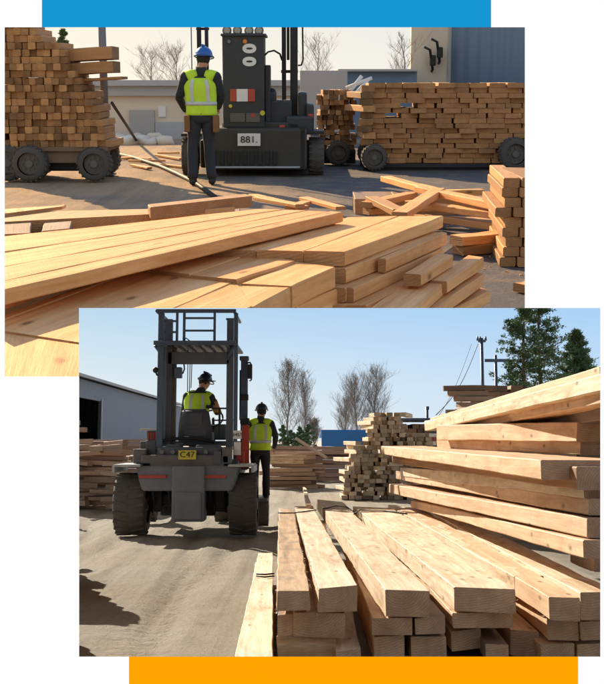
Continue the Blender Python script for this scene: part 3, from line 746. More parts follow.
# stacks behind the worker
lay_x('yard_board', 'weathered board in the low stacks beyond the standing worker', 'boards of the low stacks beyond the standing worker', D(268, 470, 35).x, D(318, 470, 35).x, 35, -HB, -.35, .13, .3, 1.75, FW, 2, .25, .1, lambda x: -.35)
lay_x('yard_board', 'reddish board in the rear stack before the blue-roofed shed', 'boards of the rear stack before the blue-roofed shed', D(270, 470, 41).x, D(352, 470, 41).x, 41, -HB, -.2, .16, .3, 3.2, RW, 2, .1, .03)
lay_x('pale_board', 'pale board on the low stack beyond the standing worker', 'pale boards on the low stack', D(275, 470, 34).x, D(305, 470, 34).x, 34.2, -.72, -.45, .1, .3, 1.2, [M['woodB'], M['endB']], 1, .2, .1)
# centre stack with ragged light ends
y = 28.5; xL = D(346, 470, y).x; xM = D(376, 470, y).x; xR = D(402, 470, y).x
def profc(x):
    if x < xL + .12: return -.85
    if x < xM - .25: return -.16 + .1 * math.sin(x * 9)
    if x > xR + .1: return .1
    return .62 if x > xM - .05 else .25
rows_stack('stick_board', 'short pale board end in the ragged tall stack beyond the near pile', 'board', 'boards of the ragged tall stack', xL - .1, xR + .8, y, -HB, .68, .165, .105, 1.5, [M['woodB'], endgrain('pale_end_grain', (.74, .60, .44, 1), (.5, .37, .25, 1), .5)], .05, .2, .3, 'y', profc, 1, .02)
p = D(362, 447, 28.6)
for k, (dx, rz_, rx_) in enumerate(((0, .5, .9), (.35, -.4, 1.1))):
    put('loose_stick', board_mesh('loose_stick', .07, .05, 1.3, FW), p + V((dx - .9 * (k == 0), .1, -.3)), (rx_ * .5, -.5, rz_), ('thin stick leaning left on the ragged tall stack', 'thin stick leaning right on the ragged tall stack')[k], 'stick', 'loose sticks on the ragged tall stack')
# dark red stack beside a flat shelter beam
rows_stack('red_board', 'reddish board end in the stack under the dark shelter', 'board', 'boards of the stack under the dark shelter', D(399, 440, 31).x, D(440, 440, 31).x, 31, -HB, .5, .19, .13, 2.0, [M['woodRed'], endgrain('reddish_end_grain', (.46, .29, .22, 1), (.3, .18, .13, 1), .5)], .02, .05, .03)
t = thing('shelter', 'low open shelter with a thin dark flat roof over the reddish stack', 'shelter', D(415, 440, 30.6) * V((1, 1, 0)) + V((0, 0, -HB)) if False else V((D(415, 440, 30.6).x, 30.6, -HB)))
bm = NB(); pbox(bm, 396, 418, 436, 420.5, 30.3, 3.2, .01); obj('roof', bm, M['navy'], t)
for px in (398, 434):
    for yy in (30.4, 33.3):
        bm = NB(); q = D(px, 421, yy); box(bm, (q.x - .04, yy, -HB), (q.x + .04, yy + .08, q.z - .01), 0, .005); obj('post', bm, M['navy'], t)
# stack high at the right, beyond the right-hand stack
y = 17; rows_stack('top_board', 'board in the far stack showing above the right-hand planks', 'board', 'boards of the far stack above the right-hand planks', D(472, 400, y).x, D(520, 400, y).x, y, .45, .86, .2, .095, 1.6, FW, .03, .1, .05, 'y')
lay_x('top_board', 'slanted board at the ragged left side of the far stack', 'boards of the far stack above the right-hand planks', D(448, 400, 17).x, D(486, 400, 17).x, 16.6, .4, .95, .085, .22, .62, [M['woodFar'], M['endB']], 1, .1, .35, lambda x: .5 + (x - D(448, 400, 17).x) * 1.1)
bm = hexa(vee([(D(455, 440, 17).x, 16.9, .44), (4.4, 16.9, .44), (4.4, 16.9, -HB), (D(455, 440, 17).x, 16.9, -HB)]), vee([(D(455, 440, 17).x, 18.8, .44), (4.4, 18.8, .44), (4.4, 18.8, -HB), (D(455, 440, 17).x, 18.8, -HB)]), 3, .01)
tag(obj('timber_block', bm, [M['woodRed'], M['endFar']]), 'bulk timber block carrying the far stack above the right-hand planks', 'timber block')
# pile at the left edge whose shadow falls into the yard
EM = [board_mesh('edge_beam', .36, .14, 2.2, [M['darkwood'], M['endB']], 'x') for _ in range(3)]
for i, (yy, n) in enumerate(((7.9, 4), (8.3, 5), (8.7, 3), (10.6, 5), (11.0, 7), (11.4, 6), (11.8, 5), (12.6, 4), (13.4, 3))):
    for j in range(n):
        xe = -.2035 * yy - rn(.02, .2)
        put('edge_beam', EM[(i + j) % 3], (xe, yy + rn(-.05, .05), -HB + j * .145), (0, 0, rn(-.08, .08)), 'dark beam of the pile cut off by the left edge of the lower opening', 'timber beam', 'beams of the pile at the left edge')
put('edge_beam', board_mesh('edge_beam', .2, .16, .8, [M['woodBs'], M['endB']], 'x'), (D(84, 494, 20).x - .4, 20, D(88, 497, 20).z), (0, 0, .1), 'orange-lit beam end at the left edge, beside the ragged stack', 'timber beam', 'beams of the pile at the left edge')
for k in range(9):
    put('edge_beam', EM[k % 3], (D(85 - k % 3, 494, 20).x - .9, 20.1, -HB + k * .11 - .02), (0, 0, .05 * (k % 2)), 'dark beam under the orange-lit one at the left edge', 'timber beam', 'beams under the orange-lit one', (.8, 1, .72)) if k < 3 else None
# --- warehouse, shed, poles, trees
t = thing('warehouse', 'long pale grey corrugated warehouse with a dark open doorway', 'warehouse', (-16, 65, -HB))
def wallquad(bm, pts, th):
    vs = [bm.verts.new(p) for p in pts]; vb = [bm.verts.new(V(p) + V(th)) for p in pts]
    bm.faces.new(vs); bm.faces.new(vb[::-1])
    for i in range(4): bm.faces.new((vs[i], vb[i], vb[(i + 1) % 4], vs[(i + 1) % 4]))
    bmesh.ops.recalc_face_normals(bm, faces=bm.faces)
ev = D(79, 378, 50.5).z; xw = -10.25
for (ya, yb, za, zb, nm) in ((36, 49.5, -HB, ev, 'wall'), (56.5, 96, -HB, ev, 'wall'), (49.5, 56.5, 1.95, ev, 'wall')):
    bm = NB(); box(bm, (xw - .15, ya, za), (xw, yb, zb)); obj('wall', bm, M['corrB'], t)
bm = NB(); box(bm, (xw - .15, 96, -HB), (-24, 96.2, ev)); obj('wall', bm, M['corrB'], t)
bm = NB(); box(bm, (-24, 36, -HB), (-24.2, 96, ev)); obj('wall', bm, M['corrB'], t)
bm = NB(); wallquad(bm, [(xw + .35, 35.5, ev + .02), (xw + .35, 96.6, ev + .02), (-17, 96.6, ev + 1.4), (-17, 35.5, ev + 1.4)], (0, 0, .14)); wallquad(bm, [(-24.4, 35.5, ev + .02), (-24.4, 96.6, ev + .02), (-17.02, 96.6, ev + 1.4), (-17.02, 35.5, ev + 1.4)], (0, 0, .14)); obj('roof', bm, M['roofgrey'], t)
for yy in (36, 96.2):
    bm = NB(); wallquad(bm, [(xw, yy, ev - .01), (-17, yy, ev + 1.38), (-24.1, yy, ev - .01), (-17, yy, ev - .2)], (0, .12, 0)); obj('gable', bm, M['corrB'], t)
for yy in (49.4, 56.4):
    bm = NB(); box(bm, (xw, yy, -HB), (xw + .06, yy + .2, 2.05), 0, .01); obj('door_frame', bm, M['fender'], t)
t = thing('shed', 'low shed with a bright blue clad front beyond the stacks', 'shed', (D(350, 440, 50).x, 50, -HB))
bm = NB(); pbox(bm, 321.5, 430.5, 372, 446.3, 50, .12, .005); obj('front_cladding', bm, M['blueroof'], t)
bm = NB(); pbox(bm, 322, 446.5, 372, 470, 50, 5, .02); obj('wall', bm, M['greywall'], t)
a = D(321, 430, 50); b = D(373, 430, 50); bm = NB(); wallquad(bm, [(a.x, 50.13, a.z - .05), (b.x, 50.13, a.z - .05), (b.x, 55, a.z - .35), (a.x, 55, a.z - .35)], (0, 0, .06)); obj('roof', bm, M['blueroof'], t)
def pole(name, label, px, top, y, r, bars=(), group=None, cat='pole'):
    p = D(px, top, y); t = thing(name, label, cat, (p.x, y, -HB), group); bm = NB()
    tube(bm, [(p.x, y, -HB), (p.x, y, p.z)], [r, r * .8], 10); obj('post', bm, M['navy'], t)
    for (x0, x1, py) in bars:
        bm = NB(); a = D(x0, py, y); b = D(x1, py, y); box(bm, (a.x, y - .05, a.z - .05), (b.x, y + .05, a.z + .05), 0, .01); obj('crossarm', bm, M['navy'], t)
    return t
t = pole('utility_pole', 'tall dark utility pole with a short crossarm beside the far stack', 481.5, 338, 42, .075, ((478, 485.5, 341),))
for px in (477.6, 480.0, 485.6):
    bm = NB(); p = D(px, 338, 42); tube(bm, [p + V((0, 0, -.1)), p + V((0, 0, .06))], [.05, .03], 8); obj('insulator', bm, M['navy'], t)
pole('cross_pole', 'dark cross-shaped pole right of the utility pole', 495.5, 355, 36, .06, ((484.5, 507.5, 360.5),))
pole('short_post', 'short dark post with an arm at the end of the shelter', 427, 407, 33, .05, ((426, 429, 408),))
bm = NB(); a = D(478, 344, 42); b = D(436, 415, 33); pts = [a.lerp(b, i / 12) - V((0, 0, .35 * math.sin(math.pi * i / 12))) for i in range(13)]; tube(bm, pts, .013, 5)
tag(obj('overhead_wire', bm, M['cable'], smooth=True), 'thin wire sagging from the utility pole down to the left', 'wire')
bm = NB(); pts = [p + V((-.25, 0, -.45 * i / 12)) for i, p in enumerate(pts)]; tube(bm, pts, .008, 5)
tag(obj('overhead_wire', bm, M['cable'], smooth=True), 'fainter second wire below the first from the utility pole', 'wire')
bm = NB(); c = D(430, 440, 30.3); ball(bm, c, .12, .1, .09)
for k in range(10): ball(bm, c + V((rn(-.13, .13), rn(-.1, 0), rn(-.08, .08))), .05, .04, .04, 8, 6)
tag(obj('rag_bundle', bm, M['red']), 'small red rag bundle on the boards under the shelter', 'rag')
def tb(px, y): return (D(px, 440, y).x, y, -HB)
bare_tree('tallest slender bare tree with a few russet leaves beyond the worker', tb(288.5, 118), 9.9, 2.9, 3, 1.5, .10, .014)
bare_tree('slimmer pale bare tree just right of the tallest one', tb(304, 120), 8.8, 2.4, 5, 1.5, .01, .012)
bare_tree('left bare tree of the pair above the blue-roofed shed', tb(357, 120), 7.9, 3.4, 8, 1.3, .01, .013)
bare_tree('right, taller bare tree of the pair above the ragged stack', tb(376, 118), 8.8, 3.2, 11, 1.4, .01, .014)
bare_tree('low wispy bare tree between the pair and the blue roof', tb(345, 125), 5.9, 2.8, 15, 1.2, .01, .012)
bare_tree('small bushy bare tree at the foot of the slimmer one', tb(314, 122), 3.6, 1.5, 19, 1.2, .05, .015)
for k, (px, h, s) in enumerate(((282, 2.8, 1.3), (291, 2.3, 1.2), (300, 2.6, 1.2), (309, 2.9, 1.2))):
    conifer(('small dark fir just right of the worker', 'lowest small fir under the tallest bare tree', 'small fir between the two slender bare trees', 'rightmost small fir in the row under the bare trees')[k], tb(px, 112), h + .1, s * .75, 30 + k, .7, .02, 1.2, 'fir_tree', leafs=.14, open_=False)
conifer('tall pine with open crown rising behind the planks, left of a pair', tb(527, 46), 8.3, 1.45, 51, 1.25, .36, 1.3, leafs=.11)
conifer('tall pine with fuller crown, right of the pair behind the planks', tb(543, 47), 9.0, 1.6, 57, 1.4, .30, 1.4, leafs=.11)
conifer('dense rounded dark conifer at the right edge behind the planks', tb(580, 58), 7.1, 1.8, 61, 2.4, .2, 2.4, 'fir_tree', leafs=.13, open_=True)

def flakes(name, mat, n, area, z, smin, smax, flat=.3):
    bm = NB()
    for _ in range(n):
        x, y = area(); sz = rn(smin, smax); a = rn(0, 6.28); c = V((x, y, z)); k = random.choice((3, 4, 5))
        top = [c + V((math.cos(a + 6.28 * i / k) * sz * rn(.5, 1), math.sin(a + 6.28 * i / k) * sz * rn(.5, 1), sz * flat * rn(.5, 1.2))) for i in range(k)]
        f = [bm.verts.new(p) for p in top]; g_ = [bm.verts.new((p.x * 1.0, p.y, z - .02)) for p in top]; bm.faces.new(f)
        for i in range(k): bm.faces.new((f[i], g_[i], g_[(i + 1) % k], f[(i + 1) % k]))
    bmesh.ops.recalc_face_normals(bm, faces=bm.faces); return tag(obj(name, bm, mat), kind='stuff')
M['stone'] = plain('grey_pebble', (.34, .30, .25), .9, 0, 3, .5, 0)
# --- forklift B
def forkliftB():
    yn = 17.3; t = thing('forklift', 'big dark forklift seen from behind, carrying a seated driver in a lime vest', 'forklift', (D(185, 440, 18.5).x, 18.5, -HB))
    def part(name, rects, mat, parent=t):
        bm = NB()
        for r in rects: pbox(bm, *r[:4], r[4], r[5], r[6] if len(r) > 6 else .012)
        o = obj(name, bm, mat, parent); org[o] = org[t]; return o
    c = lambda px, py, y: D(px, py, y)
    rr = .49
    yc = 17.9
    for px in (130, 243):
        wheel(t, (c(px, 440, yc - .4).x, yc, -HB + rr), rr, .5 if px < 200 else .44, 20)
    for px in (130, 243): wheel(t, (c(px, 440, 20.6).x * 1.0 + (.32 if px < 200 else -.35), 20.8, -HB + .42), .42, .34, 18)
    # hull: tapered lower body
    bm = NB(); yb = 17.45
    P = lambda px, py: c(px, py, yb)
    prof = [(136, 466), (240, 466), (236, 481), (232, 491), (142, 491), (139, 481)]
    f = [bm.verts.new(P(*q)) for q in prof]; bk = [bm.verts.new(P(*q) + V((0, 2.4, 0))) for q in prof]
    bm.faces.new(f[::-1]); bm.faces.new(bk)
    for i in range(6): bm.faces.new((f[i], f[(i + 1) % 6], bk[(i + 1) % 6], bk[i]))
    bmesh.ops.recalc_face_normals(bm, faces=bm.faces); bmesh.ops.bevel(bm, geom=bm.edges[:], offset=.02, segments=2, affect='EDGES')
    obj('chassis', bm, M['greysteel'], t)
    part('counterweight', [(172, 466, 204, 522, 17.36, .5, .03), (175, 492, 201, 520, 17.32, .1, .02)], M['greysteel'])
    part('axle', [(146, 494, 230, 506, 17.9, .3, .03), (150, 488, 162, 512, 17.8, .4, .03), (214, 488, 226, 512, 17.8, .4, .03), (160, 500, 216, 516, 18.6, 1.2, .05), (152, 486, 222, 496, 18.4, 1.6, .03)], M['black'])
    for px in (152, 168, 209, 222):
        bm = NB(); tube(bm, [c(px, 488, 17.6), c(px + 2, 500, 17.7), c(px + rn(-5, 5), 512, 17.8)], .022, 8); obj('hose', bm, M['cable'], t, True)
    # fenders
    for (x0, x1, k) in ((113.5, 140, -1), (228, 252.5, 1)):
        bm = NB(); pts = []
        pbox(bm, x0, 464.5, x1, 467, 17.3, 1.3, .008)
        a = D(x0 if k < 0 else x1, 466, 17.3); box(bm, (a.x - .02, 17.3, a.z - .10), (a.x + .02, 18.6, a.z), 0, .006)
        obj('fender', bm, M['fender'], t)
    part('reflector', [(139, 475, 166, 478.3, 17.42, .03, .004)], M['redlamp']); part('reflector', [(199, 475, 226, 478.3, 17.42, .03, .004)], M['redlamp'])
    # rear deck
    part('rear_deck', [(141, 455, 229, 463.5, 17.5, .5, .02), (150, 463, 224, 466.5, 17.5, 2.0, .01), (133, 449, 146, 463.5, 17.6, .6, .02), (222, 447, 231, 464, 17.5, .4, .02), (136, 461, 238, 466, 17.75, 1.8, .01)], M['olive'])
    o = part('engine_cover', [(158, 447, 222, 456, 17.62, .4, .02), (166, 444, 180, 449, 17.7, .5, .02), (196, 445, 219, 450, 17.7, .5, .02), (146, 440, 156, 456, 17.8, .5, .02), (214, 451, 221, 464, 17.48, .1, .01)], M['steel'])
    for k in range(6): 
        bm = NB(); cyl(bm, c(162 + k * 11, 452, 17.6), .035, .06, 'y', 12); obj('bolt', bm, M['greysteel'], o)
    pl = part('number_plate', [(178.5, 450.2, 196, 459.5, 17.46, .03, .004)], M['yellowp']); org[pl] = org[t]
    text('C47', c(187.2, 454.8, 17.455), .125, M['black'], pl, sx=1.1)
    part('battery_box', [(140, 428.3, 158, 430.5, 17.9, .5, .005)], M['fender']); part('battery_box', [(147, 431, 157, 441, 18.0, .4, .01), (140, 441, 150, 452, 17.9, .5, .02)], M['olive'])
    bm = NB()
    for k in range(5): pbox(bm, 148 + k * 1.8, 432, 148.9 + k * 1.8, 440, 17.97, .03, .002)
    obj('grille', bm, M['redlamp'], t)
    # seat
    bm = NB(); prof = [(181, 409), (208, 409), (211, 425), (212, 441), (177.5, 441), (178.5, 425)]
    f = [bm.verts.new(c(*q, 18.25)) for q in prof]; bk = [bm.verts.new(c(*q, 18.25) + V((0, .14, 0))) for q in prof]
    bm.faces.new(f[::-1]); bm.faces.new(bk)
    for i in range(6): bm.faces.new((f[i], f[(i + 1) % 6], bk[(i + 1) % 6], bk[i]))
    bmesh.ops.recalc_face_normals(bm, faces=bm.faces); bmesh.ops.bevel(bm, geom=bm.edges[:], offset=.035, segments=3, affect='EDGES'); s_ = obj('seat', bm, M['seat'], t, True); org[s_] = org[t]
    part('seat_cushion', [(178, 432, 212, 442, 18.38, .5, .03)], M['seat'])
    part('backrest_recess', [(188, 413, 202, 425, 18.235, .02, .006), (184, 429, 206, 436, 18.235, .02, .006)], M['steel'], s_)
    bm = NB(); tube(bm, [c(158 + k * 8, 442 - 4 * math.sin(k * .45), 17.8 + .05 * k) for k in range(8)], .025, 8); obj('hose', bm, M['cable'], t, True)
    # mast posts
    def post(x0, x1, t_, b_, y, d, mat, name='mast_post'): return part(name, [(x0, t_, x1, b_, y, d, .006)], mat)
    post(158.5, 162, 313, 447, 17.7, .08, M['navy'], 'guard_post'); post(164.5, 170.5, 319, 446, 18.0, .12, M['steel']); post(171.5, 175, 346, 446, 18.1, .1, M['olive']); post(163, 165.5, 346, 440, 17.9, .06, M['steel'])
    post(227, 232.6, 319, 450, 18.0, .12, M['steel']); post(234.3, 237, 313, 446, 17.7, .08, M['navy'], 'guard_post')
    for (x0, x1) in ((158.5, 162), (234, 237)): part('guard_post', [(x0, 346, x1, 462, 19.6, .08, .006)], M['navy'])
    m_ = post(241, 247, 356, 470, 18.3, .14, M['navy'], 'mast_post')
    part('mast_cap', [(239.5, 356, 248.5, 360, 18.25, .24, .01)], M['steel'])
    part('side_panel', [(242, 425, 249, 469, 18.22, .07, .006), (236, 452, 244, 469, 18.1, .4, .01)], M['red'])
    part('mast_bracket', [(240, 394, 248, 400, 18.28, .2, .01), (240, 418, 249, 424, 18.2, .2, .01), (239.6, 370, 241, 420, 18.35, .03, .003)], M['black'])
    pl = part('data_plate', [(233.2, 430.5, 241.5, 439, 17.66, .02, .002)], M['white']); org[pl] = org[t]
    text('1457', c(237.3, 434.8, 17.655), .075, M['black'], pl)
    part('data_plate', [(234, 442, 240.8, 455, 17.66, .02, .002)], M['white'])
    # guard roof
    o = part('guard_roof', [(153.5, 340.5, 235.5, 343, 17.55, 2.3, .01), (153.5, 343, 236, 345, 17.6, .06, .004)], M['navy']); org[o] = org[t]
    bm = NB()
    for k in range(7): pbox(bm, 164 + k * 10.2, 345, 167 + k * 10.2, 346.5, 17.6, 2.2, .004)
    pbox(bm, 168, 352, 229, 364, 18.0, .04, .006); obj('roof_bar', bm, M['steel'], o)
    part('guard_brace', [(171, 358, 229, 364, 18.02, .1, .006)], M['steel'])
    for (a, b) in (((155, 345), (166, 360)), ((234, 345), (227, 360))):
        bm = NB(); tube(bm, [c(*a, 17.9), c(*b, 18.0)], .03, 6); obj('guard_brace', bm, M['navy'], t)
    # upper cage
    part('cage_rail', [(156, 309, 236, 312.5, 17.7, .08, .006)], M['navy']); part('cage_rail', [(156, 309, 236, 312.5, 19.4, .08, .006)], M['navy'])
    for (x0, x1) in ((160.5, 163), (176, 178), (183, 185.2), (213.5, 215.6), (234, 237)): part('cage_post', [(x0, 312.5, x1, 340.5, 17.72, .05, .004)], M['navy'])
    for (x0, x1, y0) in ((185, 213.5, 317), (185, 213.5, 329.5), (163, 176, 320), (163, 176, 331), (226, 234, 318)): part('cage_bar', [(x0, y0, x1, y0 + 2, 17.73, .04, .004)], M['navy'])
    for x0 in (157.0, 234): 
        bm = NB(); a = c(x0, 311, 17.75); tube(bm, [a, a + V((0, 1.7, 0))], .03, 6); obj('cage_rail', bm, M['navy'], t)
    for a, b in (((188, 346), (187.5, 392)), ((192.5, 346), (191, 388)), ((190, 364), (189, 410))):
        bm = NB(); tube(bm, [c(*a, 18.6), c(*b, 18.6)], .008, 5); obj('cable', bm, M['cable'], t)
    bm = NB(); pp = [c(184, 364, 18.1), c(184.5, 369, 18.05), c(183, 373, 18.0), c(180, 375, 18.0)]; tube(bm, pp, .012, 6); tube(bm, [c(184, 341, 17.7), c(186, 338, 17.7), c(190, 341, 17.7)], .01, 6); obj('cable', bm, M['cable'], t)
    # lamps and mirrors
    part('work_lamp', [(174.5, 367, 181.5, 378, 17.9, .16, .02)], M['navy'])
    bm = NB(); ball(bm, c(155.5, 370, 17.7), .045, .06, .05); tube(bm, [c(155.5, 371, 17.7), c(157, 375, 17.7), c(159.5, 376, 17.75)], .015, 6); obj('work_lamp', bm, M['black'], t, True)
    bm = NB(); tube(bm, [c(247, 363, 18.3), c(250, 362.5, 18.2), c(251.5, 365, 18.2), c(251.3, 380, 18.2), c(249.5, 381, 18.2)], .014, 6); a = c(249.9, 371.5, 18.16)
    box(bm, (a.x - .04, 18.14, a.z - .12), (a.x + .04, 18.18, a.z + .12), 0, .012); obj('mirror', bm, M['black'], t)
    # rails by the driver
    part('handrail', [(212, 407.5, 227, 409.2, 18.3, .04, .004), (218.5, 408, 220.3, 436, 18.34, .04, .004)], M['black']); part('crossbar', [(212, 419.5, 236, 421, 18.3, .04, .004)], M['black']); part('armrest', [(206, 405, 213, 408.5, 18.55, .12, .01)], M['black'])
    bm = NB(); cc = c(213, 418, 19.0); pts = [cc + V((math.cos(a) * .17, math.sin(a) * .1, math.sin(a) * .14)) for a in [i * math.pi / 8 for i in range(17)]]; tube(bm, pts, .016, 6); tube(bm, [cc, cc + V((0, .3, -.45))], .025, 6); obj('steering_wheel', bm, M['black'], t, True)
    part('dashboard', [(204, 424, 226, 440, 19.1, .3, .03)], M['steel'])
    part('floor', [(150, 441, 240, 446, 18.4, 1.6, .01)], M['steel'])
    # side step
    part('side_step', [(249, 498.5, 267.5, 501.5, 18.7, .6, .008), (250, 470, 252.5, 499, 18.6, .1, .006), (262.5, 468, 265, 499, 19.6, .06, .006)], M['greysteel'])
    part('side_panel', [(249, 468, 256, 496, 18.5, .08, .006)], M['greysteel'])
    bm = NB(); a = c(263, 450, 19.5); tube(bm, [c(265, 499, 19.6), c(268, 480, 19.6), c(268.5, 455, 19.6), c(262, 452, 19.7)], .03, 8); obj('step_rail', bm, M['red'], t, True)
    wheel(t, (c(258, 510, 19.3).x + .06, 19.75, -HB + .27), .27, .22, 14)
    bm = NB()     # forks and carriage at the front, mostly hidden
    for px in (165, 215): a = c(px, 440, 20.9); box(bm, (a.x - .07, 20.9, -HB + .12), (a.x + .07, 22.4, -HB + .17), 0, .01)
    obj('fork', bm, M['steel'], t)
forkliftB()
# driver
yd = 18.75; s = 1.0
hd = D(204.5, 382, yd); base = (hd.x - .08, yd, hd.z - 1.28)
person('person', 'person in lime vest and dark hard hat seated at the forklift controls, seen from behind', base, s, dict(
    pelvis=(-.04, -.12, .50), chest=(-.03, -.07, .93), neck=(.03, -.0, 1.14), head=(.08, .06, 1.28), look=(.75, .62, -.35),
    sL=(-.20, -.04, 1.05), eL=(-.27, .10, .78), wL=(-.12, .34, .78), sR=(.19, -.04, 1.03), eR=(.30, .08, .78), wR=(.30, .36, .80),
    hL=(-.12, -.06, .46), kL=(-.16, .40, .50), aL=(-.15, .48, .10), hR=(.10, -.06, .46), kR=(.14, .40, .50), aR=(.14, .50, .10)),
    M['hivis'], M['navyhat'], M['trousers'], M['jacket'], sleeve=('R', M['orangecloth']))
# standing worker on the side step
yd = 19.0; ft = D(260, 500, yd); hh = D(260.5, 404, yd).z - ft.z; s = hh / 1.80
person('person', 'person in lime vest and dark trousers standing on the side step of the forklift', (ft.x + .0, yd, ft.z), s, dict(
    pelvis=(0, 0, .95), chest=(.01, .02, 1.30), neck=(.01, .03, 1.53), head=(.02, .06, 1.66), look=(-.1, 1, -.1),
    sL=(-.19, 0, 1.45), eL=(-.24, .10, 1.19), wL=(-.14, .30, 1.12), sR=(.20, 0, 1.44), eR=(.29, .04, 1.18), wR=(.26, .22, .98),
    hL=(-.09, 0, .90), kL=(-.10, .02, .50), aL=(-.10, -.02, .09), hR=(.09, 0, .90), kR=(.11, .03, .50), aR=(.12, 0, .09)),
    M['hivis'], M['navyhat'], M['trousers'], M['jacket'])

# ================================================================== YARD A (upper opening)
W = 'A'
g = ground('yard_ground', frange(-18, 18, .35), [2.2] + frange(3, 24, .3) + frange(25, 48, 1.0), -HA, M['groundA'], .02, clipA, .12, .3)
# the lumber blocks under the near pile also end at the cut edge
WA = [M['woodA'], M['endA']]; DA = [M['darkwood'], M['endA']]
PA = 'golden planks of the near pile in the upper yard'
def quadA(nl, nr, fr, fl, z, th, label, mats=None, name='plank', seg=22, group=PA, zf=None, split=1):
    zf = z if zf is None else zf
    a, b, c, d = Z(*nl, z), Z(*nr, z), Z(*fr, zf), Z(*fl, zf); dn = V((0, 0, -th))
    bm = hexa([a, b, b + dn, a + dn], [d, c, c + dn, d + dn], seg, .0025, .005, .003)
    clipA(bm)
    if not bm.verts: bm.free(); return
    return tag(obj(name, bm, mats or WA), label, 'plank', group)
def mixp(a, b, t): return (a[0] + (b[0] - a[0]) * t, a[1] + (b[1] - a[1]) * t)
# top long boards (four side by side), running away to the right
NL, NR, FR, FL = (-14, 293.5), (343, 212), (257, 208.5), (-14, 238)
cuts = [0, .16, .42, .70, 1.0]
nm = ['near edge plank of the raised golden top layer, its long side facing us', 'second plank from the near edge of the raised top layer', 'third plank of the raised golden top layer, streaked with sawdust', 'far plank of the raised top layer beside the grey boards']
zt = -.640
for k in range(4):
    a, b = cuts[k], cuts[k + 1] - .006
    def bl(t): return (mixp(NL, FL, t), mixp(NR, FR, t))
    (n0, n1), (f0, f1) = bl(a), bl(b)
    quadA(n0, f0, f1, n1, zt + .0015 * (k % 2), .052, nm[k])
# right-hand group, near ends towards us
z = -.70
quadA((205, 249), (256, 250), (346, 217.6), (330, 219), z - .002, .06, 'pale plank squeezed against the side of the raised top layer')
quadA((256.5, 250), (303, 251), (398, 216), (346.5, 217.4), z, .062, 'left plank of the right-hand golden pair with its end facing us')
quadA((303.8, 251), (345, 252), (443.3, 216), (398.6, 216), z, .062, 'right plank of the right-hand golden pair, topmost corner of the stepped pile')
quadA((296, 266), (346, 268), (446, 232), (400, 231), z - .064, .066, 'second-layer plank under the topmost corner plank', None)
quadA((378, 258.5), (386, 259), (447, 233), (441, 231), z - .064, .062, 'narrow second-layer strip plank poking out beyond the corner')
quadA((322, 287), (346, 288), (440, 250), (420, 248), z - .131, .062, 'third-layer plank with its dark end set back')
quadA((346.5, 287.5), (354, 288), (443, 248), (436, 247), z - .131, .062, 'slim third-layer plank outside the dark-ended one')
quadA((310, 305), (366, 305), (432, 272), (400, 270), z - .195, .062, 'fourth-layer plank under the dark-ended one')
quadA((403, 273.5), (421, 274.5), (453, 255), (438, 253), z - .13, .055, 'short stepped plank with a dark end halfway down the pile')
quadA((429.5, 280.5), (447, 281.5), (484, 257.5), (468, 255), z - .19, .055, 'outer stepped plank with a dark end on the right side of the pile')
quadA((365, 312), (412, 312), (455, 271), (428, 268), z - .20, .06, 'fifth-layer plank below the short stepped one')
quadA((408, 312), (430, 312), (484, 274), (468, 271), z - .262, .06, 'low outer plank sloping below the dark-ended stepped one')
quadA((430, 312), (447, 312), (490, 291), (478, 287), z - .34, .06, 'lowest outer plank at the foot of the stepped pile')
for k in range(4):
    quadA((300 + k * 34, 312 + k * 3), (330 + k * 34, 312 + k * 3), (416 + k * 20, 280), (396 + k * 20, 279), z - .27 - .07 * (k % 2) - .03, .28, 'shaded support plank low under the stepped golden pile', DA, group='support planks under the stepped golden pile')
# lower-left group
z = -.745
quadA((139, 268), (190, 274.5), (254, 252.5), (212, 249), z + .012, .05, 'plank beside the raised layer with a thin shadowed end')
quadA((190.5, 274.8), (237, 279.5), (295, 261), (254.5, 252.8), z + .011, .05, 'short plank right of the thin-shadowed one')
quadA((241, 283), (292.5, 285.5), (335, 267), (295, 262), z, .088, 'square-cut plank with a big dark knot in its right side')
quadA((152, 312), (254, 307), (292, 286.5), (236, 281), z - .008, .09, 'front plank at the bottom of the upper opening, end grain at its right')
quadA((-14, 328), (92, 344), (236, 281), (139, 270), z - .004, .07, 'broad sunlit plank filling the lower left of the golden pile')
quadA((-14, 326), (-14, 318), (139, 269), (137, 270), z - .003, .05, 'thin bright edge board under the raised layer')
quadA((92.5, 344), (152, 352), (252, 306), (236, 281.5), z - .006, .07, 'plank in front of the broad sunlit one')
quadA((-40, 420), (130, 430), (160, 348), (-14, 327), z - .012, .08, 'orange knotty plank nearest to us at the lower left corner')
quadA((-14, 316), (120, 268), (205, 248), (-14, 308), z + .014, .06, 'bluish shaded plank strip under the long raised side')
quadA((245, 300), (296, 306), (340, 288), (300, 280), z - .092, .09, 'second-layer plank under the knotted square-cut one')
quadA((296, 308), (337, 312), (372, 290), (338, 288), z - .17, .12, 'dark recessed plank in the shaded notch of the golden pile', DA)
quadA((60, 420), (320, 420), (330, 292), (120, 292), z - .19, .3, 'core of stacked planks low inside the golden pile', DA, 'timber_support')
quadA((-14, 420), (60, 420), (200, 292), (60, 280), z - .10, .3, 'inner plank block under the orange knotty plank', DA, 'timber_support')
quadA((120, 290), (350, 290), (400, 236), (-20, 262), z - .13, .3, 'inner plank block under the raised top layer', DA, 'timber_support')
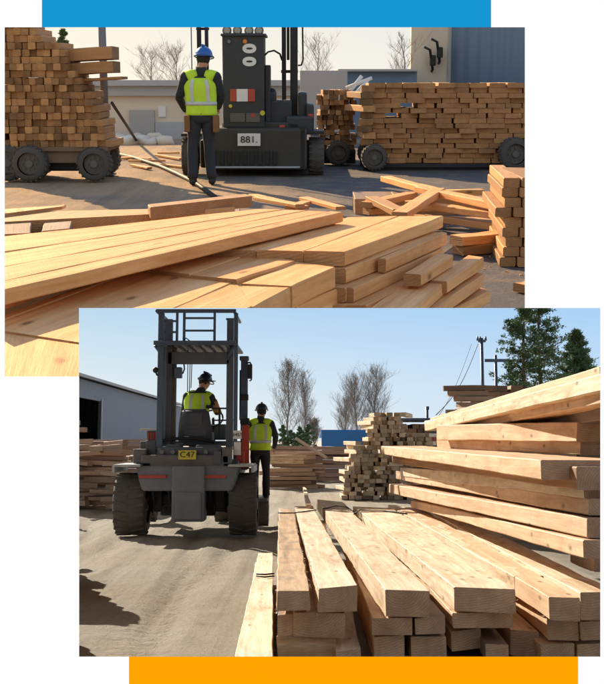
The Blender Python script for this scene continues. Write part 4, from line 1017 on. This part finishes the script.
# grey-brown boards behind the pile
zg = -.78
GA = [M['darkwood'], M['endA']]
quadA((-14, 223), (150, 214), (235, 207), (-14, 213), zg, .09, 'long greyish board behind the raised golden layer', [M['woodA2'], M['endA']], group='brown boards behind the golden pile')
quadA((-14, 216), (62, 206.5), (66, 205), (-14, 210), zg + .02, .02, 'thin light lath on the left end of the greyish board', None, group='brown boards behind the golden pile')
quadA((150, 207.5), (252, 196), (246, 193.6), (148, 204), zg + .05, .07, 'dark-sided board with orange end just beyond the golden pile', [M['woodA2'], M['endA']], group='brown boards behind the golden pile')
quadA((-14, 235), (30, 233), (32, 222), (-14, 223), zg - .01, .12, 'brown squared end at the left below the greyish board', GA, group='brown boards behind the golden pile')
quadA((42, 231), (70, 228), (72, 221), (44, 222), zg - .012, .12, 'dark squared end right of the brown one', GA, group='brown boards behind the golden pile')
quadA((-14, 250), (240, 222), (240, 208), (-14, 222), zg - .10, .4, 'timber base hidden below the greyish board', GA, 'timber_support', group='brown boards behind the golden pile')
# thin loose battens right behind
for k, (a, b) in enumerate((((253, 194), (304, 206)), ((290, 207), (306, 202)), ((304, 199), (341, 209)), ((258, 200), (300, 208)))):
    p, q = Z(*a, -1.0), Z(*b, -1.0); d = (q - p).normalized().cross(V((0, 0, 1))) * .045; dn = V((0, 0, -.03)); u = V((0, 0, .01 * k))
    bm = hexa([p - d + u, p + d + u, p + d + dn + u, p - d + dn + u], [q - d + u, q + d + u, q + d + dn + u, q - d + dn + u], 6, .002, .004)
    tag(obj('batten', bm, WA), ('long loose batten slanting down beyond the golden pile', 'short batten crossing the tip of the long one', 'right loose batten pointing away beyond the golden pile', 'lower batten beside the long slanting one')[k], 'batten', 'loose battens beyond the golden pile')
bm = hexa(vee([(-1.1, 7.0, -1.04), (.5, 7.0, -1.04), (.5, 7.0, -1.34), (-1.1, 7.0, -1.34)]), vee([(-1.1, 8.1, -1.04), (.4, 8.1, -1.04), (.4, 8.1, -1.34), (-1.1, 8.1, -1.34)]), 3, .01)
tag(obj('timber_block', bm, GA), 'low dark timber block carrying the loose battens', 'timber block')

# loose pile mid right (365-500, 180-225)
def stick(a, b, z0, z1, w, th, label, name='board', mats=None, group=None):
    p, q = Z(*a, z0), Z(*b, z1); sd = (q - p).normalized().cross(V((0, 0, 1))).normalized() * w / 2; dn = V((0, 0, -th))
    bm = hexa([p - sd, p + sd, p + sd + dn, p - sd + dn], [q - sd, q + sd, q + sd + dn, q - sd + dn], 8, .004, .006, .006)
    return tag(obj(name, bm, mats or [M['woodA'], M['endA']]), label, 'board', group)
LP = 'loose boards of the heap in the middle of the upper yard'
L8 = [((386, 176), (440, 190), -1.02, -1.03, 'thin board slanting down onto the left of the loose heap'), ((420, 186), (500, 203), -1.0, -1.02, 'pale board running right across the top of the loose heap'),
      ((366, 202), (412, 192), -1.12, -1.10, 'board end pointing left at the loose heap'), ((400, 212), (438, 188), -1.05, -1.0, 'bright board lying diagonally over the loose heap'),
      ((366, 208), (440, 204), -1.18, -1.18, 'low board under the left of the loose heap'), ((410, 200), (500, 212), -1.1, -1.1, 'long board at the front of the loose heap'),
      ((440, 190), (482, 189), -1.05, -1.05, 'short board at the back of the loose heap'), ((380, 213), (500, 219), -1.24, -1.24, 'shaded board beneath the loose heap'), ((430, 214), (505, 224), -1.2, -1.2, 'brown board at the foot of the loose heap'),
      ((372, 196), (400, 209), -1.08, -1.12, 'dull board crossing the left end of the loose heap')]
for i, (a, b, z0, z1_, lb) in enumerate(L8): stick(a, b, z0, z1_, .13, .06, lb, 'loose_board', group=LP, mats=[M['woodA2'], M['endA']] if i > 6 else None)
for i in range(3):
    a = G(385 + i * 40, 216); bm = hexa(vee([(a.x - .3, a.y + .1, -1.19 + .02 * i), (a.x + .3, a.y + .1, -1.19), (a.x + .3, a.y + .1, -HA), (a.x - .3, a.y + .1, -HA)]), vee([(a.x - .3, a.y + .6, -1.16), (a.x + .3, a.y + .6, -1.16), (a.x + .3, a.y + .6, -HA), (a.x - .3, a.y + .6, -HA)]), 2, .01)
    tag(obj('bearer', bm, DA), 'dark bearer block under the loose heap', 'bearer', 'bearers under the loose heap')
stick((456, 236), (500, 232), -1.2, -1.2, .16, .075, 'upper of the two short beams left of the tall corner stack', 'short_beam', group='short beams by the corner stack')
stick((458, 245), (502, 242), -1.275, -1.275, .16, .075, 'lower of the two short beams left of the tall corner stack', 'short_beam', [M['woodA2'], M['endA']], 'short beams by the corner stack')
# corner stack right (495-525, 178-265)
for j in range(9):
    zz = -HA + j * .073; yy = 8.0; x0 = D(500 + (j * 7 % 5) * 1.5 - (6 if j in (7, 5) else 0), 240, yy).x
    bm = hexa(vee([(x0, yy + rn(-.03, .03), zz + .07), (x0 + .12, yy, zz + .07), (x0 + .12, yy, zz), (x0, yy, zz)]), vee([(x0 + .1, yy + 1.2, zz + .07), (x0 + .22, yy + 1.2, zz + .07), (x0 + .22, yy + 1.2, zz), (x0 + .1, yy + 1.2, zz)]), 6, .006, .006)
    tag(obj('corner_beam', bm, [M['woodA2'], M['endA']]), 'orange beam end in the left column of the corner stack, upper yard', 'timber beam', 'beams of the corner stack')
    bm = hexa(vee([(x0 + .13, yy - .03, zz + .07), (x0 + .5, yy - .05, zz + .07), (x0 + .5, yy - .05, zz), (x0 + .13, yy - .03, zz)]), vee([(x0 + .13, yy + .9, zz + .07), (x0 + .5, yy + .9, zz + .07), (x0 + .5, yy + .9, zz), (x0 + .13, yy + .9, zz)]), 4, .006, .006)
    tag(obj('corner_beam', bm, [M['woodA2'], M['endA']]), 'beam in the right column of the corner stack, cut by the opening', 'timber beam', 'beams of the corner stack')
stick((519, 284), (530, 282), -1.29, -1.29, .1, .055, 'small board end on the sand at the right edge of the upper opening', 'short_beam')

flakes('wood_chips', M['woodA'], 500, lambda: (rn(0, 3.2), rn(7.3, 11)), -HA + .002, .004, .016, .2)
# --- wagons and their loads
def wagon(label, xa, xb, y, zdeck, wheels, dep, deckmat, hub=None):
    t = thing('timber_wagon', label, 'wagon', ((xa + xb) / 2, y + dep / 2, -HA), 'timber wagons in the upper yard')
    bm = NB(); box(bm, (xa, y, zdeck - .06), (xb, y + dep, zdeck), 0, .01); box(bm, (xa, y + .05, zdeck - .22), (xb, y + .15, zdeck - .06), 0, .01); box(bm, (xa, y + dep - .15, zdeck - .22), (xb, y + dep - .05, zdeck - .06), 0, .01); obj('deck', bm, deckmat, t)
    for (x, yy, r) in wheels: wheel(t, (x, yy, -HA + r), r, .24, 22, 1, True)
    bm = NB(); box(bm, (xa + .3, y + .2, zdeck - .34), (xb - .3, y + dep - .2, zdeck - .22), 0, .02); obj('chassis', bm, M['black'], t)
    return t
yl = 14.9
X = lambda px, y: D(px, 120, y).x
wagon('orange-brown wagon under the tall load of square beams', X(-30, yl), X(107, yl), yl, D(50, 147, yl).z, ((X(29, yl), yl - .02, .245), (X(5, yl), yl + .1, .25), (X(93, yl), yl + .05, .235), (X(90, yl), yl + .95, .235), (X(20, yl), yl + .95, .235)), 1.0, M['darkwood'])
xx = lambda px: X(px, yl)
def profA(x):
    pts = [(-30, 1.0), (36, 1.0), (38, .66), (46, .58), (56, .45), (66, .42), (72, .2), (78, .0), (85, -.08), (92, -.2), (98, -.35), (103, -.5), (107, -.7), (112, -.9)]
    px = CX + x / yl * F
    for (a, za), (b, zb) in zip(pts, pts[1:]):
        if a <= px <= b: return za + (zb - za) * (px - a) / (b - a)
    return -.9
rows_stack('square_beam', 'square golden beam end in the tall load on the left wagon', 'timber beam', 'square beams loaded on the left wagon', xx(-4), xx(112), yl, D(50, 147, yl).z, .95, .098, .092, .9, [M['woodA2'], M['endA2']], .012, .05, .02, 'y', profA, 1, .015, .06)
for k, (a, b, py, th) in enumerate(((60, 113, 46, .17), (60, 114, 61, .15), (72, 122, 76.5, .035))):
    p, q = D(a, py + 3, 15.2), D(b, py, 15.0)
    bm = hexa([q + V((0, -.1, 0)), q + V((0, .5, 0)), q + V((0, .5, -th)), q + V((0, -.1, -th))], [p + V((0, 0, 0)), p + V((0, .6, 0)), p + V((0, .6, -th)), p + V((0, 0, -th))], 6, .006, .008)
    tag(obj('jutting_plank', bm, [M['woodA2'], M['endA2']]), ('top thick plank jutting right from the left wagon load', 'second thick plank jutting right below the top one', 'thin lath jutting right past the grey post')[k], 'plank', 'planks jutting from the left wagon load')
yr = 16.9
wagon('dark low wagon under the brick-like load of boards', X(364, yr), X(560, yr), yr, D(420, 164, yr).z, ((X(374, yr), yr - .14, .2), (X(514, yr), yr - .14, .25), (X(548, yr), yr - .14, .25), (X(374, yr), yr + .95, .2), (X(513, yr), yr + .95, .22)), 1.1, M['black'])
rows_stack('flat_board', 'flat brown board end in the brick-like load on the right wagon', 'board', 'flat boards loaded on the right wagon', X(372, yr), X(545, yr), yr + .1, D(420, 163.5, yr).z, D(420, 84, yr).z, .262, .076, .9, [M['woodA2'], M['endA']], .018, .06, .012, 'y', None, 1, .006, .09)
rows_stack('flat_board', 'ragged bright board end at the left corner of the brick-like load', 'board', 'ragged boards at the corner of the right wagon load', X(360, yr), X(373, yr), yr - .05, D(420, 145, yr).z, D(420, 86, yr).z, .2, .1, 1.0, [M['woodA2'], M['endA2']], .04, .1, .25, 'y', None, 1, .1)
ym = 17.9
wagon('small dark trolley with the narrow load of sticks behind the forklift', X(322, ym), X(356, ym), ym, D(340, 150, ym).z, ((X(338, ym), ym - .12, .2), (X(345, ym), ym + .9, .2)), 1.4, M['black'])
rows_stack('stick_beam', 'thin orange stick end in the narrow load right of the dark forklift', 'timber beam', 'sticks of the narrow load on the small trolley', X(318, ym), X(357, ym), ym, D(340, 150, ym).z, D(340, 91, ym).z, .085, .08, .8, [M['woodA2'], M['endA2']], .02, .08, .06, 'y', lambda x: D(340, 90, ym).z - abs(x - X(336, ym)) * .35, 1, .04)

# --- buildings, posts, trees A
bz = -HA
def bx(nm, rects, mat, t):
    bm = NB()
    for r in rects: pbox(bm, *r, .01)
    o = obj(nm, bm, mat, t); org[o] = org[t]; return o
t = thing('storage_building', 'long low beige building with a grey roof band behind the left wagon', 'building', (X(200, 26), 28, bz))
bx('wall', [(40, 96, 305, 141, 26, 5)], M['concrete'], t); bx('roof', [(38, 80, 307, 86, 25.7, 5.6), (39, 86, 306, 96, 25.85, 5.3)], M['greywall'], t)
bx('door', [(129, 110, 155, 140, 25.93, .06)], M['roofgrey'], t); w_ = bx('door', [(155, 122, 185, 141, 25.93, .06)], M['greywall'], t)
bx('window', [(158, 106, 166, 117, 25.95, .06)], M['white'], t); bx('window', [(228, 104, 246, 116, 25.95, .06)], M['black'], t)
bx('pipe', [(189, 96, 190, 141, 25.85, .1)], M['roofgrey'], t)
t = thing('yard_wall', 'plain dark grey wall right of the forklift mast', 'wall', (X(322, 24), 24, bz)); bx('panel', [(300, 70.5, 347, 132, 24, .3)], M['roofgrey'], t)
t = thing('blue_shed', 'low dusty blue shed behind the narrow load of sticks', 'shed', (X(375, 27), 28, bz)); bx('wall', [(340, 71.5, 416, 134, 27, 4)], plain('dusty_blue_paint', (.12, .2, .3), .6, 0, 1, .3, 0), t); bx('roof', [(338, 69, 418, 71.5, 26.8, 4.4)], M['roofgrey'], t)
bm = NB()
for a, b in (((346, 96), (362, 76)), ((352, 98), (368, 80)), ((346, 88), (372, 78))): tube(bm, [D(*a, 22), D(*b, 22)], .04, 6)
tube(bm, [G(365, 150), D(366, 80, 22)], .04, 6); tag(obj('ramp_rail', bm, M['white']), 'pale slanted metal rails before the blue shed', 'rail')
t = thing('hall_building', 'tall hall with a cream gable wall and blue corrugated side', 'building', (X(470, 30), 32, bz))
pw = D(411.5, 20, 30); bm = NB(); box(bm, (pw.x, 30, bz), (D(450, 20, 30).x, 30.3, 4.2)); obj('wall', bm, M['concrete'], t)
a = D(450, 20, 30); bm = NB(); wallquad(bm, [(a.x + .003, 30, bz), (D(560, 20, 26).x, 26, bz), (D(560, 20, 26).x, 26, 4.2), (a.x + .003, 30, 4.2)], (.05, .3, 0)); obj('wall', bm, M['corrA'], t)
bm = NB(); wallquad(bm, [(pw.x - .2, 29.8, 4.2), (D(560, 20, 26).x, 25.8, 4.2), (D(560, 20, 26).x, 33, 4.8), (pw.x - .2, 33, 4.8)], (0, 0, .12)); obj('roof', bm, M['roofgrey'], t)
bx('downpipe', [(449.2, 0, 450.6, 84, 29.9, .1)], M['fender'], t)
for k, (px, py) in enumerate(((440, 44), (433, 52))):
    c = D(px, py, 29.8); t = thing('wall_lamp', ('upper black bracket lamp on the cream wall', 'lower black bracket lamp on the cream wall')[k], 'lamp', c, 'bracket lamps on the cream wall'); bm = NB()
    tube(bm, [c + V((0, .2, -.5)), c + V((0, 0, -.45)), c + V((-.1, -.15, .05)), c + V((-.25, -.2, .12))], .035, 8); obj('bracket', bm, M['black'], t, True)
    bm = NB(); box(bm, c + V((-.08, -.12, -.36)), c + V((.07, .05, -.08)), 0, .03); obj('lamp_head', bm, M['black'], t)
t = thing('lamp_post', 'tall plain grey post standing behind the left wagon', 'post', (X(105, 15.9), 15.9, bz)); bm = NB(); p = V((X(105, 15.9), 15.9, 0)); tube(bm, [(p.x, 15.9, bz), (p.x, 15.9, 1.9)], [.06, .05], 12); obj('post', bm, M['greysteel'], t, True)
bm = NB(); box(bm, (p.x - .12, 15.78, bz), (p.x + .12, 16.02, bz + .03), 0, .005); obj('base_plate', bm, M['greysteel'], t)
bm = NB(); tube(bm, [D(112, 103, 19), G(138, 143)], .03, 6); tag(obj('leaning_pole', bm, M['black']), 'dark bar leaning to the right behind the left wagon', 'pole')
bm = NB(); pts = [Z(112, 153, bz + .03), Z(132, 157, bz + .03), Z(160, 166, bz + .03), Z(178, 174, bz + .03), Z(196, 183, bz + .03), Z(215, 197, bz + .03)]; tube(bm, pts, .028, 8)
tag(obj('hose', bm, M['cable'], smooth=True), 'dark hose trailing across the sandy ground', 'hose')
for k in range(9):
    a = G(118 + k * 6, 140 + (k % 3) * 2); bm = NB(); sz = rn(.1, .22)
    ball(bm, a + V((0, 0, .05)), sz * 1.3, sz, sz * .7, 8, 6)
    for v in bm.verts: v.co += V((noise.noise(v.co * 5), noise.noise(v.co * 5 + V((4, 0, 0))), noise.noise(v.co * 5 + V((0, 4, 0))))) * .09
    tag(obj('rubble_lump', bm, M['concrete']), 'sandy lump in the small heap before the beige building', 'rubble lump', 'lumps of the heap before the beige building')
for k in range(7):
    px = rn(110, 180); a = G(px, rn(150, 164)); stick((px, 152 + k * 2), (px + rn(15, 40), 153 + k * 2 + rn(-3, 3)), bz + .04, bz + .04, .08, .035, 'scrap board lying on the sand behind the worker', 'scrap_board', group='scrap boards on the sand')
def ta(px, y): return (X(px, y), y, bz)
bare_tree('leafless bushy tree above the beige building, left of the worker', ta(152, 44), 2.35, 1.1, 70, .8, .0, .005, 'bare trees beyond the upper yard', 20)
bare_tree('leafless tree just left of the worker, above the beige roof', ta(178, 42), 2.5, 1.2, 73, .8, .0, .005, 'bare trees beyond the upper yard', 22)
bare_tree('leafless tree right of the forklift mast', ta(318, 45), 2.9, 1.3, 77, 1, .0, .005, 'bare trees beyond the upper yard', 22)
bare_tree('dark leafless tree against the cream wall', ta(404, 28), 2.5, .7, 79, 1, .0, .004, 'bare trees beyond the upper yard', 18)
conifer('pointed conifer tip above the left wagon load', ta(66, 40), 3.1, .5, 82, .6, .2, 1, 'fir_tree', 'bare trees beyond the upper yard', .1, False)

# --- forklift A
def forkliftA():
    dk = plain('near_black_cabinet_paint', (.028, .034, .042), .5, 0, 4, .4, .06); ol = plain('near_black_dusty_paint', (.04, .038, .032), .6, 0, 4, .5, .1)
    yn = 15.5; t = thing('forklift', 'dark boxy forklift facing away with a tall cabinet, beside the blue-helmeted worker', 'forklift', (X(255, 16.3), 16.3, bz))
    def part(name, rects, mat, parent=t):
        bm = NB()
        for r in rects: pbox(bm, *r[:4], r[4], r[5], r[6] if len(r) > 6 else .012)
        o = obj(name, bm, mat, parent); org[o] = org[t]; return o
    for px in (188.5, 316.5): wheel(t, (X(px, 15.8), 16.0, bz + .27), .27, .22, 18)
    for px in (200, 305): wheel(t, (X(px, 17.8), 18.1, bz + .25), .25, .22, 16)
    h = part('counterweight', [(205, 128, 307, 170, 15.6, .9, .04), (222, 122, 300, 130, 15.8, .8, .03)], ol)
    bm = NB()
    for k in range(9): pbox(bm, 212 + k * 7.6, 151, 216.5 + k * 7.6, 165, 15.57, .05, .01)
    obj('cast_rib', bm, M['black'], h)
    part('bumper', [(212, 166.5, 300, 168.2, 15.55, .05, .004)], M['fender'])
    part('chassis', [(200, 140, 312, 168, 16.4, 1.9, .03)], M['black'])
    pl = part('number_plate', [(237.5, 133.5, 260.5, 146, 15.56, .03, .004)], M['white']); text('881.', D(249, 139.8, 15.552), .13, M['black'], pl, sx=1.1)
    cb = part('cabinet', [(222, 35, 264.5, 128, 15.7, .7, .02), (220.5, 33.5, 266, 36, 15.66, .8, .01)], dk)
    # two stacked rounded numerals on the cabinet, lying on their sides
    for py in (48.5, 61.5): text('0', D(248.7, py, 15.69), .235, M['white'], cb, rot=(R(90), R(90), 0), sx=1.0, bold=.014)
    bm = NB()
    for py in (48.5, 61.5):
        for dx in (-1, 1): pass
    bm.free()
    cyl_b = NB(); cyl(cyl_b, D(245, 41.5, 15.69), .03, .03, 'y', 14); obj('marker_light', cyl_b, M['orange'], cb); cyl_b = NB(); cyl(cyl_b, D(229, 41.5, 15.69), .025, .03, 'y', 14); obj('marker_light', cyl_b, M['greysteel'], cb)
    part('warning_label', [(230, 89, 236.3, 101.5, 15.68, .01, .001)], M['redlamp'], cb); part('warning_label', [(248, 89, 255, 101.5, 15.68, .01, .001)], M['redlamp'], cb); part('warning_label', [(236.5, 89, 247.8, 101.5, 15.68, .01, .001)], M['white'], cb)
    part('warning_label', [(230, 113, 245, 122, 15.68, .01, .001)], M['rim'], cb); part('warning_label', [(246, 113, 260, 122, 15.68, .01, .001)], M['rim'], cb); part('warning_label', [(251, 113.5, 255, 117, 15.675, .01, .001)], M['redlamp'], cb)
    bm = NB(); cyl(bm, D(262.5, 113, 15.68), .035, .04, 'y', 14); obj('marker_light', bm, M['yellowp'], t); bm = NB(); cyl(bm, D(230.5, 106, 15.68), .025, .04, 'y', 14); obj('marker_light', bm, M['yellowp'], t)
    for px in (227, 237.5, 249, 259):
        bm = NB(); c = D(px, 30.5, 15.75); pts = [c + V((math.cos(a) * .055, 0, math.sin(a) * .055)) for a in [i * math.pi / 8 for i in range(17)]]; tube(bm, pts, .012, 6); o = obj('roof_lamp', bm, M['greysteel'], t, True); org[o] = org[t]
        bm = NB(); cyl(bm, c, .045, .05, 'y', 16); obj('lens', bm, M['glass'], o)
    part('lamp_bar', [(223, 33, 263, 35, 15.72, .12, .006)], M['black'])
    part('side_box', [(265, 65, 270.5, 128, 15.9, .4, .01), (264.5, 100, 292, 128, 16.0, .8, .03), (268, 92, 276, 102, 16.0, .4, .03)], dk)
    bm = NB(); tube(bm, [D(264, 56, 15.9), D(268, 52, 15.9), D(274, 50.5, 15.9), D(280, 54, 16.0), D(282, 60, 16.1)], .014, 6); obj('hose', bm, M['cable'], t, True)
    for (x0, x1, b_, y) in ((281.5, 286.2, 128, 16.3), (290, 297.8, 130, 16.2), (286.5, 289.5, 60, 16.6), (196, 201.5, 86, 16.4), (204, 208.8, 100, 16.3)): part('mast_post', [(x0, -3, x1, b_, y, .12, .008)], M['black'])
    part('mast_post', [(190, -3, 192.6, 92, 16.2, .05, .004)], M['greysteel']); part('mast_crossbar', [(196, 27.5, 209, 30, 16.45, .06, .004), (281, 70, 298, 73, 16.35, .06, .004), (196, 84, 225, 92, 16.35, .3, .02)], M['black'])
    bm = NB(); tube(bm, [D(298, 18, 16.2), D(302.5, 24, 16.2), D(303, 60, 16.2), D(301.5, 65, 16.2), D(298, 65.5, 16.2)], .014, 6); obj('grab_handle', bm, M['black'], t, True)
    part('engine_housing', [(298, 92, 307, 128, 16.0, .8, .04), (306, 104, 314, 131, 15.9, .9, .04), (286, 116, 312, 134, 15.8, .8, .04)], dk); part('tail_lamp', [(308, 114, 313, 118, 15.88, .03, .005)], M['redlamp'])
    part('tail_lamp', [(279, 125, 285, 130, 15.75, .04, .01)], M['redlamp'])
    part('side_post', [(300, 126, 305, 168, 15.6, .1, .01)], M['black'])
    bm = NB(); ball(bm, D(272, 93, 16.1), .06, .06, .07); tube(bm, [D(272, 94, 16.1), D(270, 108, 16.1)], .03, 6); obj('control_lever', bm, M['black'], t, True)
    part('fender', [(181, 133.5, 206, 136.5, 15.7, .7, .006)], M['black']); part('fender', [(306, 131, 324, 134.5, 15.7, .7, .006)], M['black'])
    bm = NB()
    for px in (225, 285): a = X(px, 18.5); box(bm, (a - .06, 18.5, bz + .1), (a + .06, 19.8, bz + .15), 0, .01)
    obj('fork', bm, dk, t)
forkliftA()
yw = 14.45; ft = D(203, 182.5, yw); hh = D(204, 45, yw).z - ft.z; s = hh / 1.80
rt_, P_ = person('person', 'person with blue hard hat and lime vest walking towards the forklift, seen from behind', (ft.x, yw, bz), s, dict(
    pelvis=(0, 0, .94), chest=(-.015, .02, 1.28), neck=(.0, .03, 1.50), head=(.03, .06, 1.655), look=(.25, 1, -.2),
    sL=(-.20, 0, 1.43), eL=(-.30, .04, 1.15), wL=(-.24, .24, .98), sR=(.19, 0, 1.43), eR=(.25, .06, 1.16), wR=(.20, .26, 1.02),
    hL=(-.09, 0, .89), kL=(-.13, .02, .49), aL=(-.13, -.05, .09), hR=(.09, 0, .89), kR=(.08, .06, .49), aR=(.12, .02, .09)),
    M['hivis'], M['bluehat'], M['trousA'], M['jacket'])
for e in (-1, 1):
    bm = NB(); c = P_['pelvis'] + V((e * .19 * s, -.04, -.12 * s)); box(bm, c + V((-.04, -.07, -.12)), c + V((.04, .07, .1)), 0, .02); obj('tool_pouch', bm, M['leather'], rt_)

# the upper yard lies on a slope: one rigid turn of the whole yard
RA = Matrix.Rotation(TILT, 4, 'X')
for o in tops['A']:
    o.matrix_basis = RA @ o.matrix_basis

# ================================================================== light
w = bpy.data.worlds.new('World'); sc.world = w; w.use_nodes = True; nt = w.node_tree
bg = nt.nodes['Background']; sky = nt.nodes.new('ShaderNodeTexSky'); sky.sky_type = 'NISHITA'; sky.sun_disc = False
AZ, EL = R(-30), R(32)
sky.sun_elevation = EL; sky.sun_rotation = AZ; sky.air_density = 1.0; sky.dust_density = 1.2; sky.ozone_density = 1.6
BGS = .15; bg.inputs['Strength'].default_value = BGS
# a pale clear band low down, thin warm milky haze above about 12 degrees, clear sky overhead
geo = nt.nodes.new('ShaderNodeTexCoord'); sep = nt.nodes.new('ShaderNodeSeparateXYZ'); nt.links.new(geo.outputs['Generated'], sep.inputs[0])
cr = nt.nodes.new('ShaderNodeValToRGB'); nt.links.new(sep.outputs['Z'], cr.inputs['Fac']); K = 2 ** -EXPO / BGS / 10
def stop(e, p, c): e.position = p; l_ = lin(c); e.color = tuple(x * K for x in l_[:3]) + (1,)
e = cr.color_ramp.elements; stop(e[0], .0, 'e0edf8'); stop(e[1], .045, 'd0e4f7'); stop(e.new(.13), .13, 'a6cdf2'); stop(e.new(.2), .2, 'b8d2ea'); stop(e.new(.30), .30, 'fff8ea'); stop(e.new(.45), .45, 'e6e6e4')
fr = nt.nodes.new('ShaderNodeValToRGB'); nt.links.new(sep.outputs['Z'], fr.inputs['Fac']); e = fr.color_ramp.elements; e[0].position = .42; e[0].color = (.97, .97, .97, 1); e[1].position = .6; e[1].color = (0, 0, 0, 1)
sc10 = nt.nodes.new('ShaderNodeVectorMath'); sc10.operation = 'SCALE'; sc10.inputs['Scale'].default_value = 10; nt.links.new(cr.outputs['Color'], sc10.inputs[0])
mx = nt.nodes.new('ShaderNodeMix'); mx.data_type = 'RGBA'; nt.links.new(fr.outputs['Color'], mx.inputs[0])
azr = nt.nodes.new('ShaderNodeValToRGB'); mr = nt.nodes.new('ShaderNodeMapRange'); mr.inputs['From Min'].default_value = -.35; mr.inputs['From Max'].default_value = .3
nt.links.new(sep.outputs['X'], mr.inputs['Value']); nt.links.new(mr.outputs['Result'], azr.inputs['Fac'])
e = azr.color_ramp.elements; e[0].color = (1.08, 1.0, .86, 1); e[1].color = (.86, .93, 1.0, 1)
mm = nt.nodes.new('ShaderNodeMix'); mm.data_type = 'RGBA'; mm.blend_type = 'MULTIPLY'; mm.inputs[0].default_value = 1
nt.links.new(sc10.outputs[0], mm.inputs[6]); nt.links.new(azr.outputs['Color'], mm.inputs[7])
nt.links.new(sky.outputs[0], mx.inputs[6]); nt.links.new(mm.outputs[2], mx.inputs[7])
nt.links.new(mx.outputs[2], bg.inputs['Color'])
def sun(name, az, el, strength, col, coll, tilt=0):
    l = bpy.data.lights.new(name, 'SUN'); l.energy = strength; l.angle = R(.6); l.color = col
    o = bpy.data.objects.new(name, l); C.objects.link(o)
    d = V((math.sin(az) * math.cos(el), math.cos(az) * math.cos(el), math.sin(el)))
    if tilt: d = Matrix.Rotation(tilt, 3, 'X') @ d
    o.rotation_euler = d.to_track_quat('Z', 'Y').to_euler()
    o.light_linking.receiver_collection = coll; o.light_linking.blocker_collection = coll
    return o
sun('sun_lower_yard', R(-34), R(30), 4.7, (1, .95, .84), colB)
sun('sun_upper_yard', R(-33), R(25), 5.0, (1, .68, .36), colA, TILT)

sc.render.engine = 'CYCLES'; sc.cycles.use_denoising = True; sc.cycles.max_bounces = 6
vs = sc.view_settings; vs.view_transform = 'Standard'; vs.look = 'None'; vs.exposure = EXPO; vs.gamma = 1; vs.use_curve_mapping = False
sc.display_settings.display_device = 'sRGB'
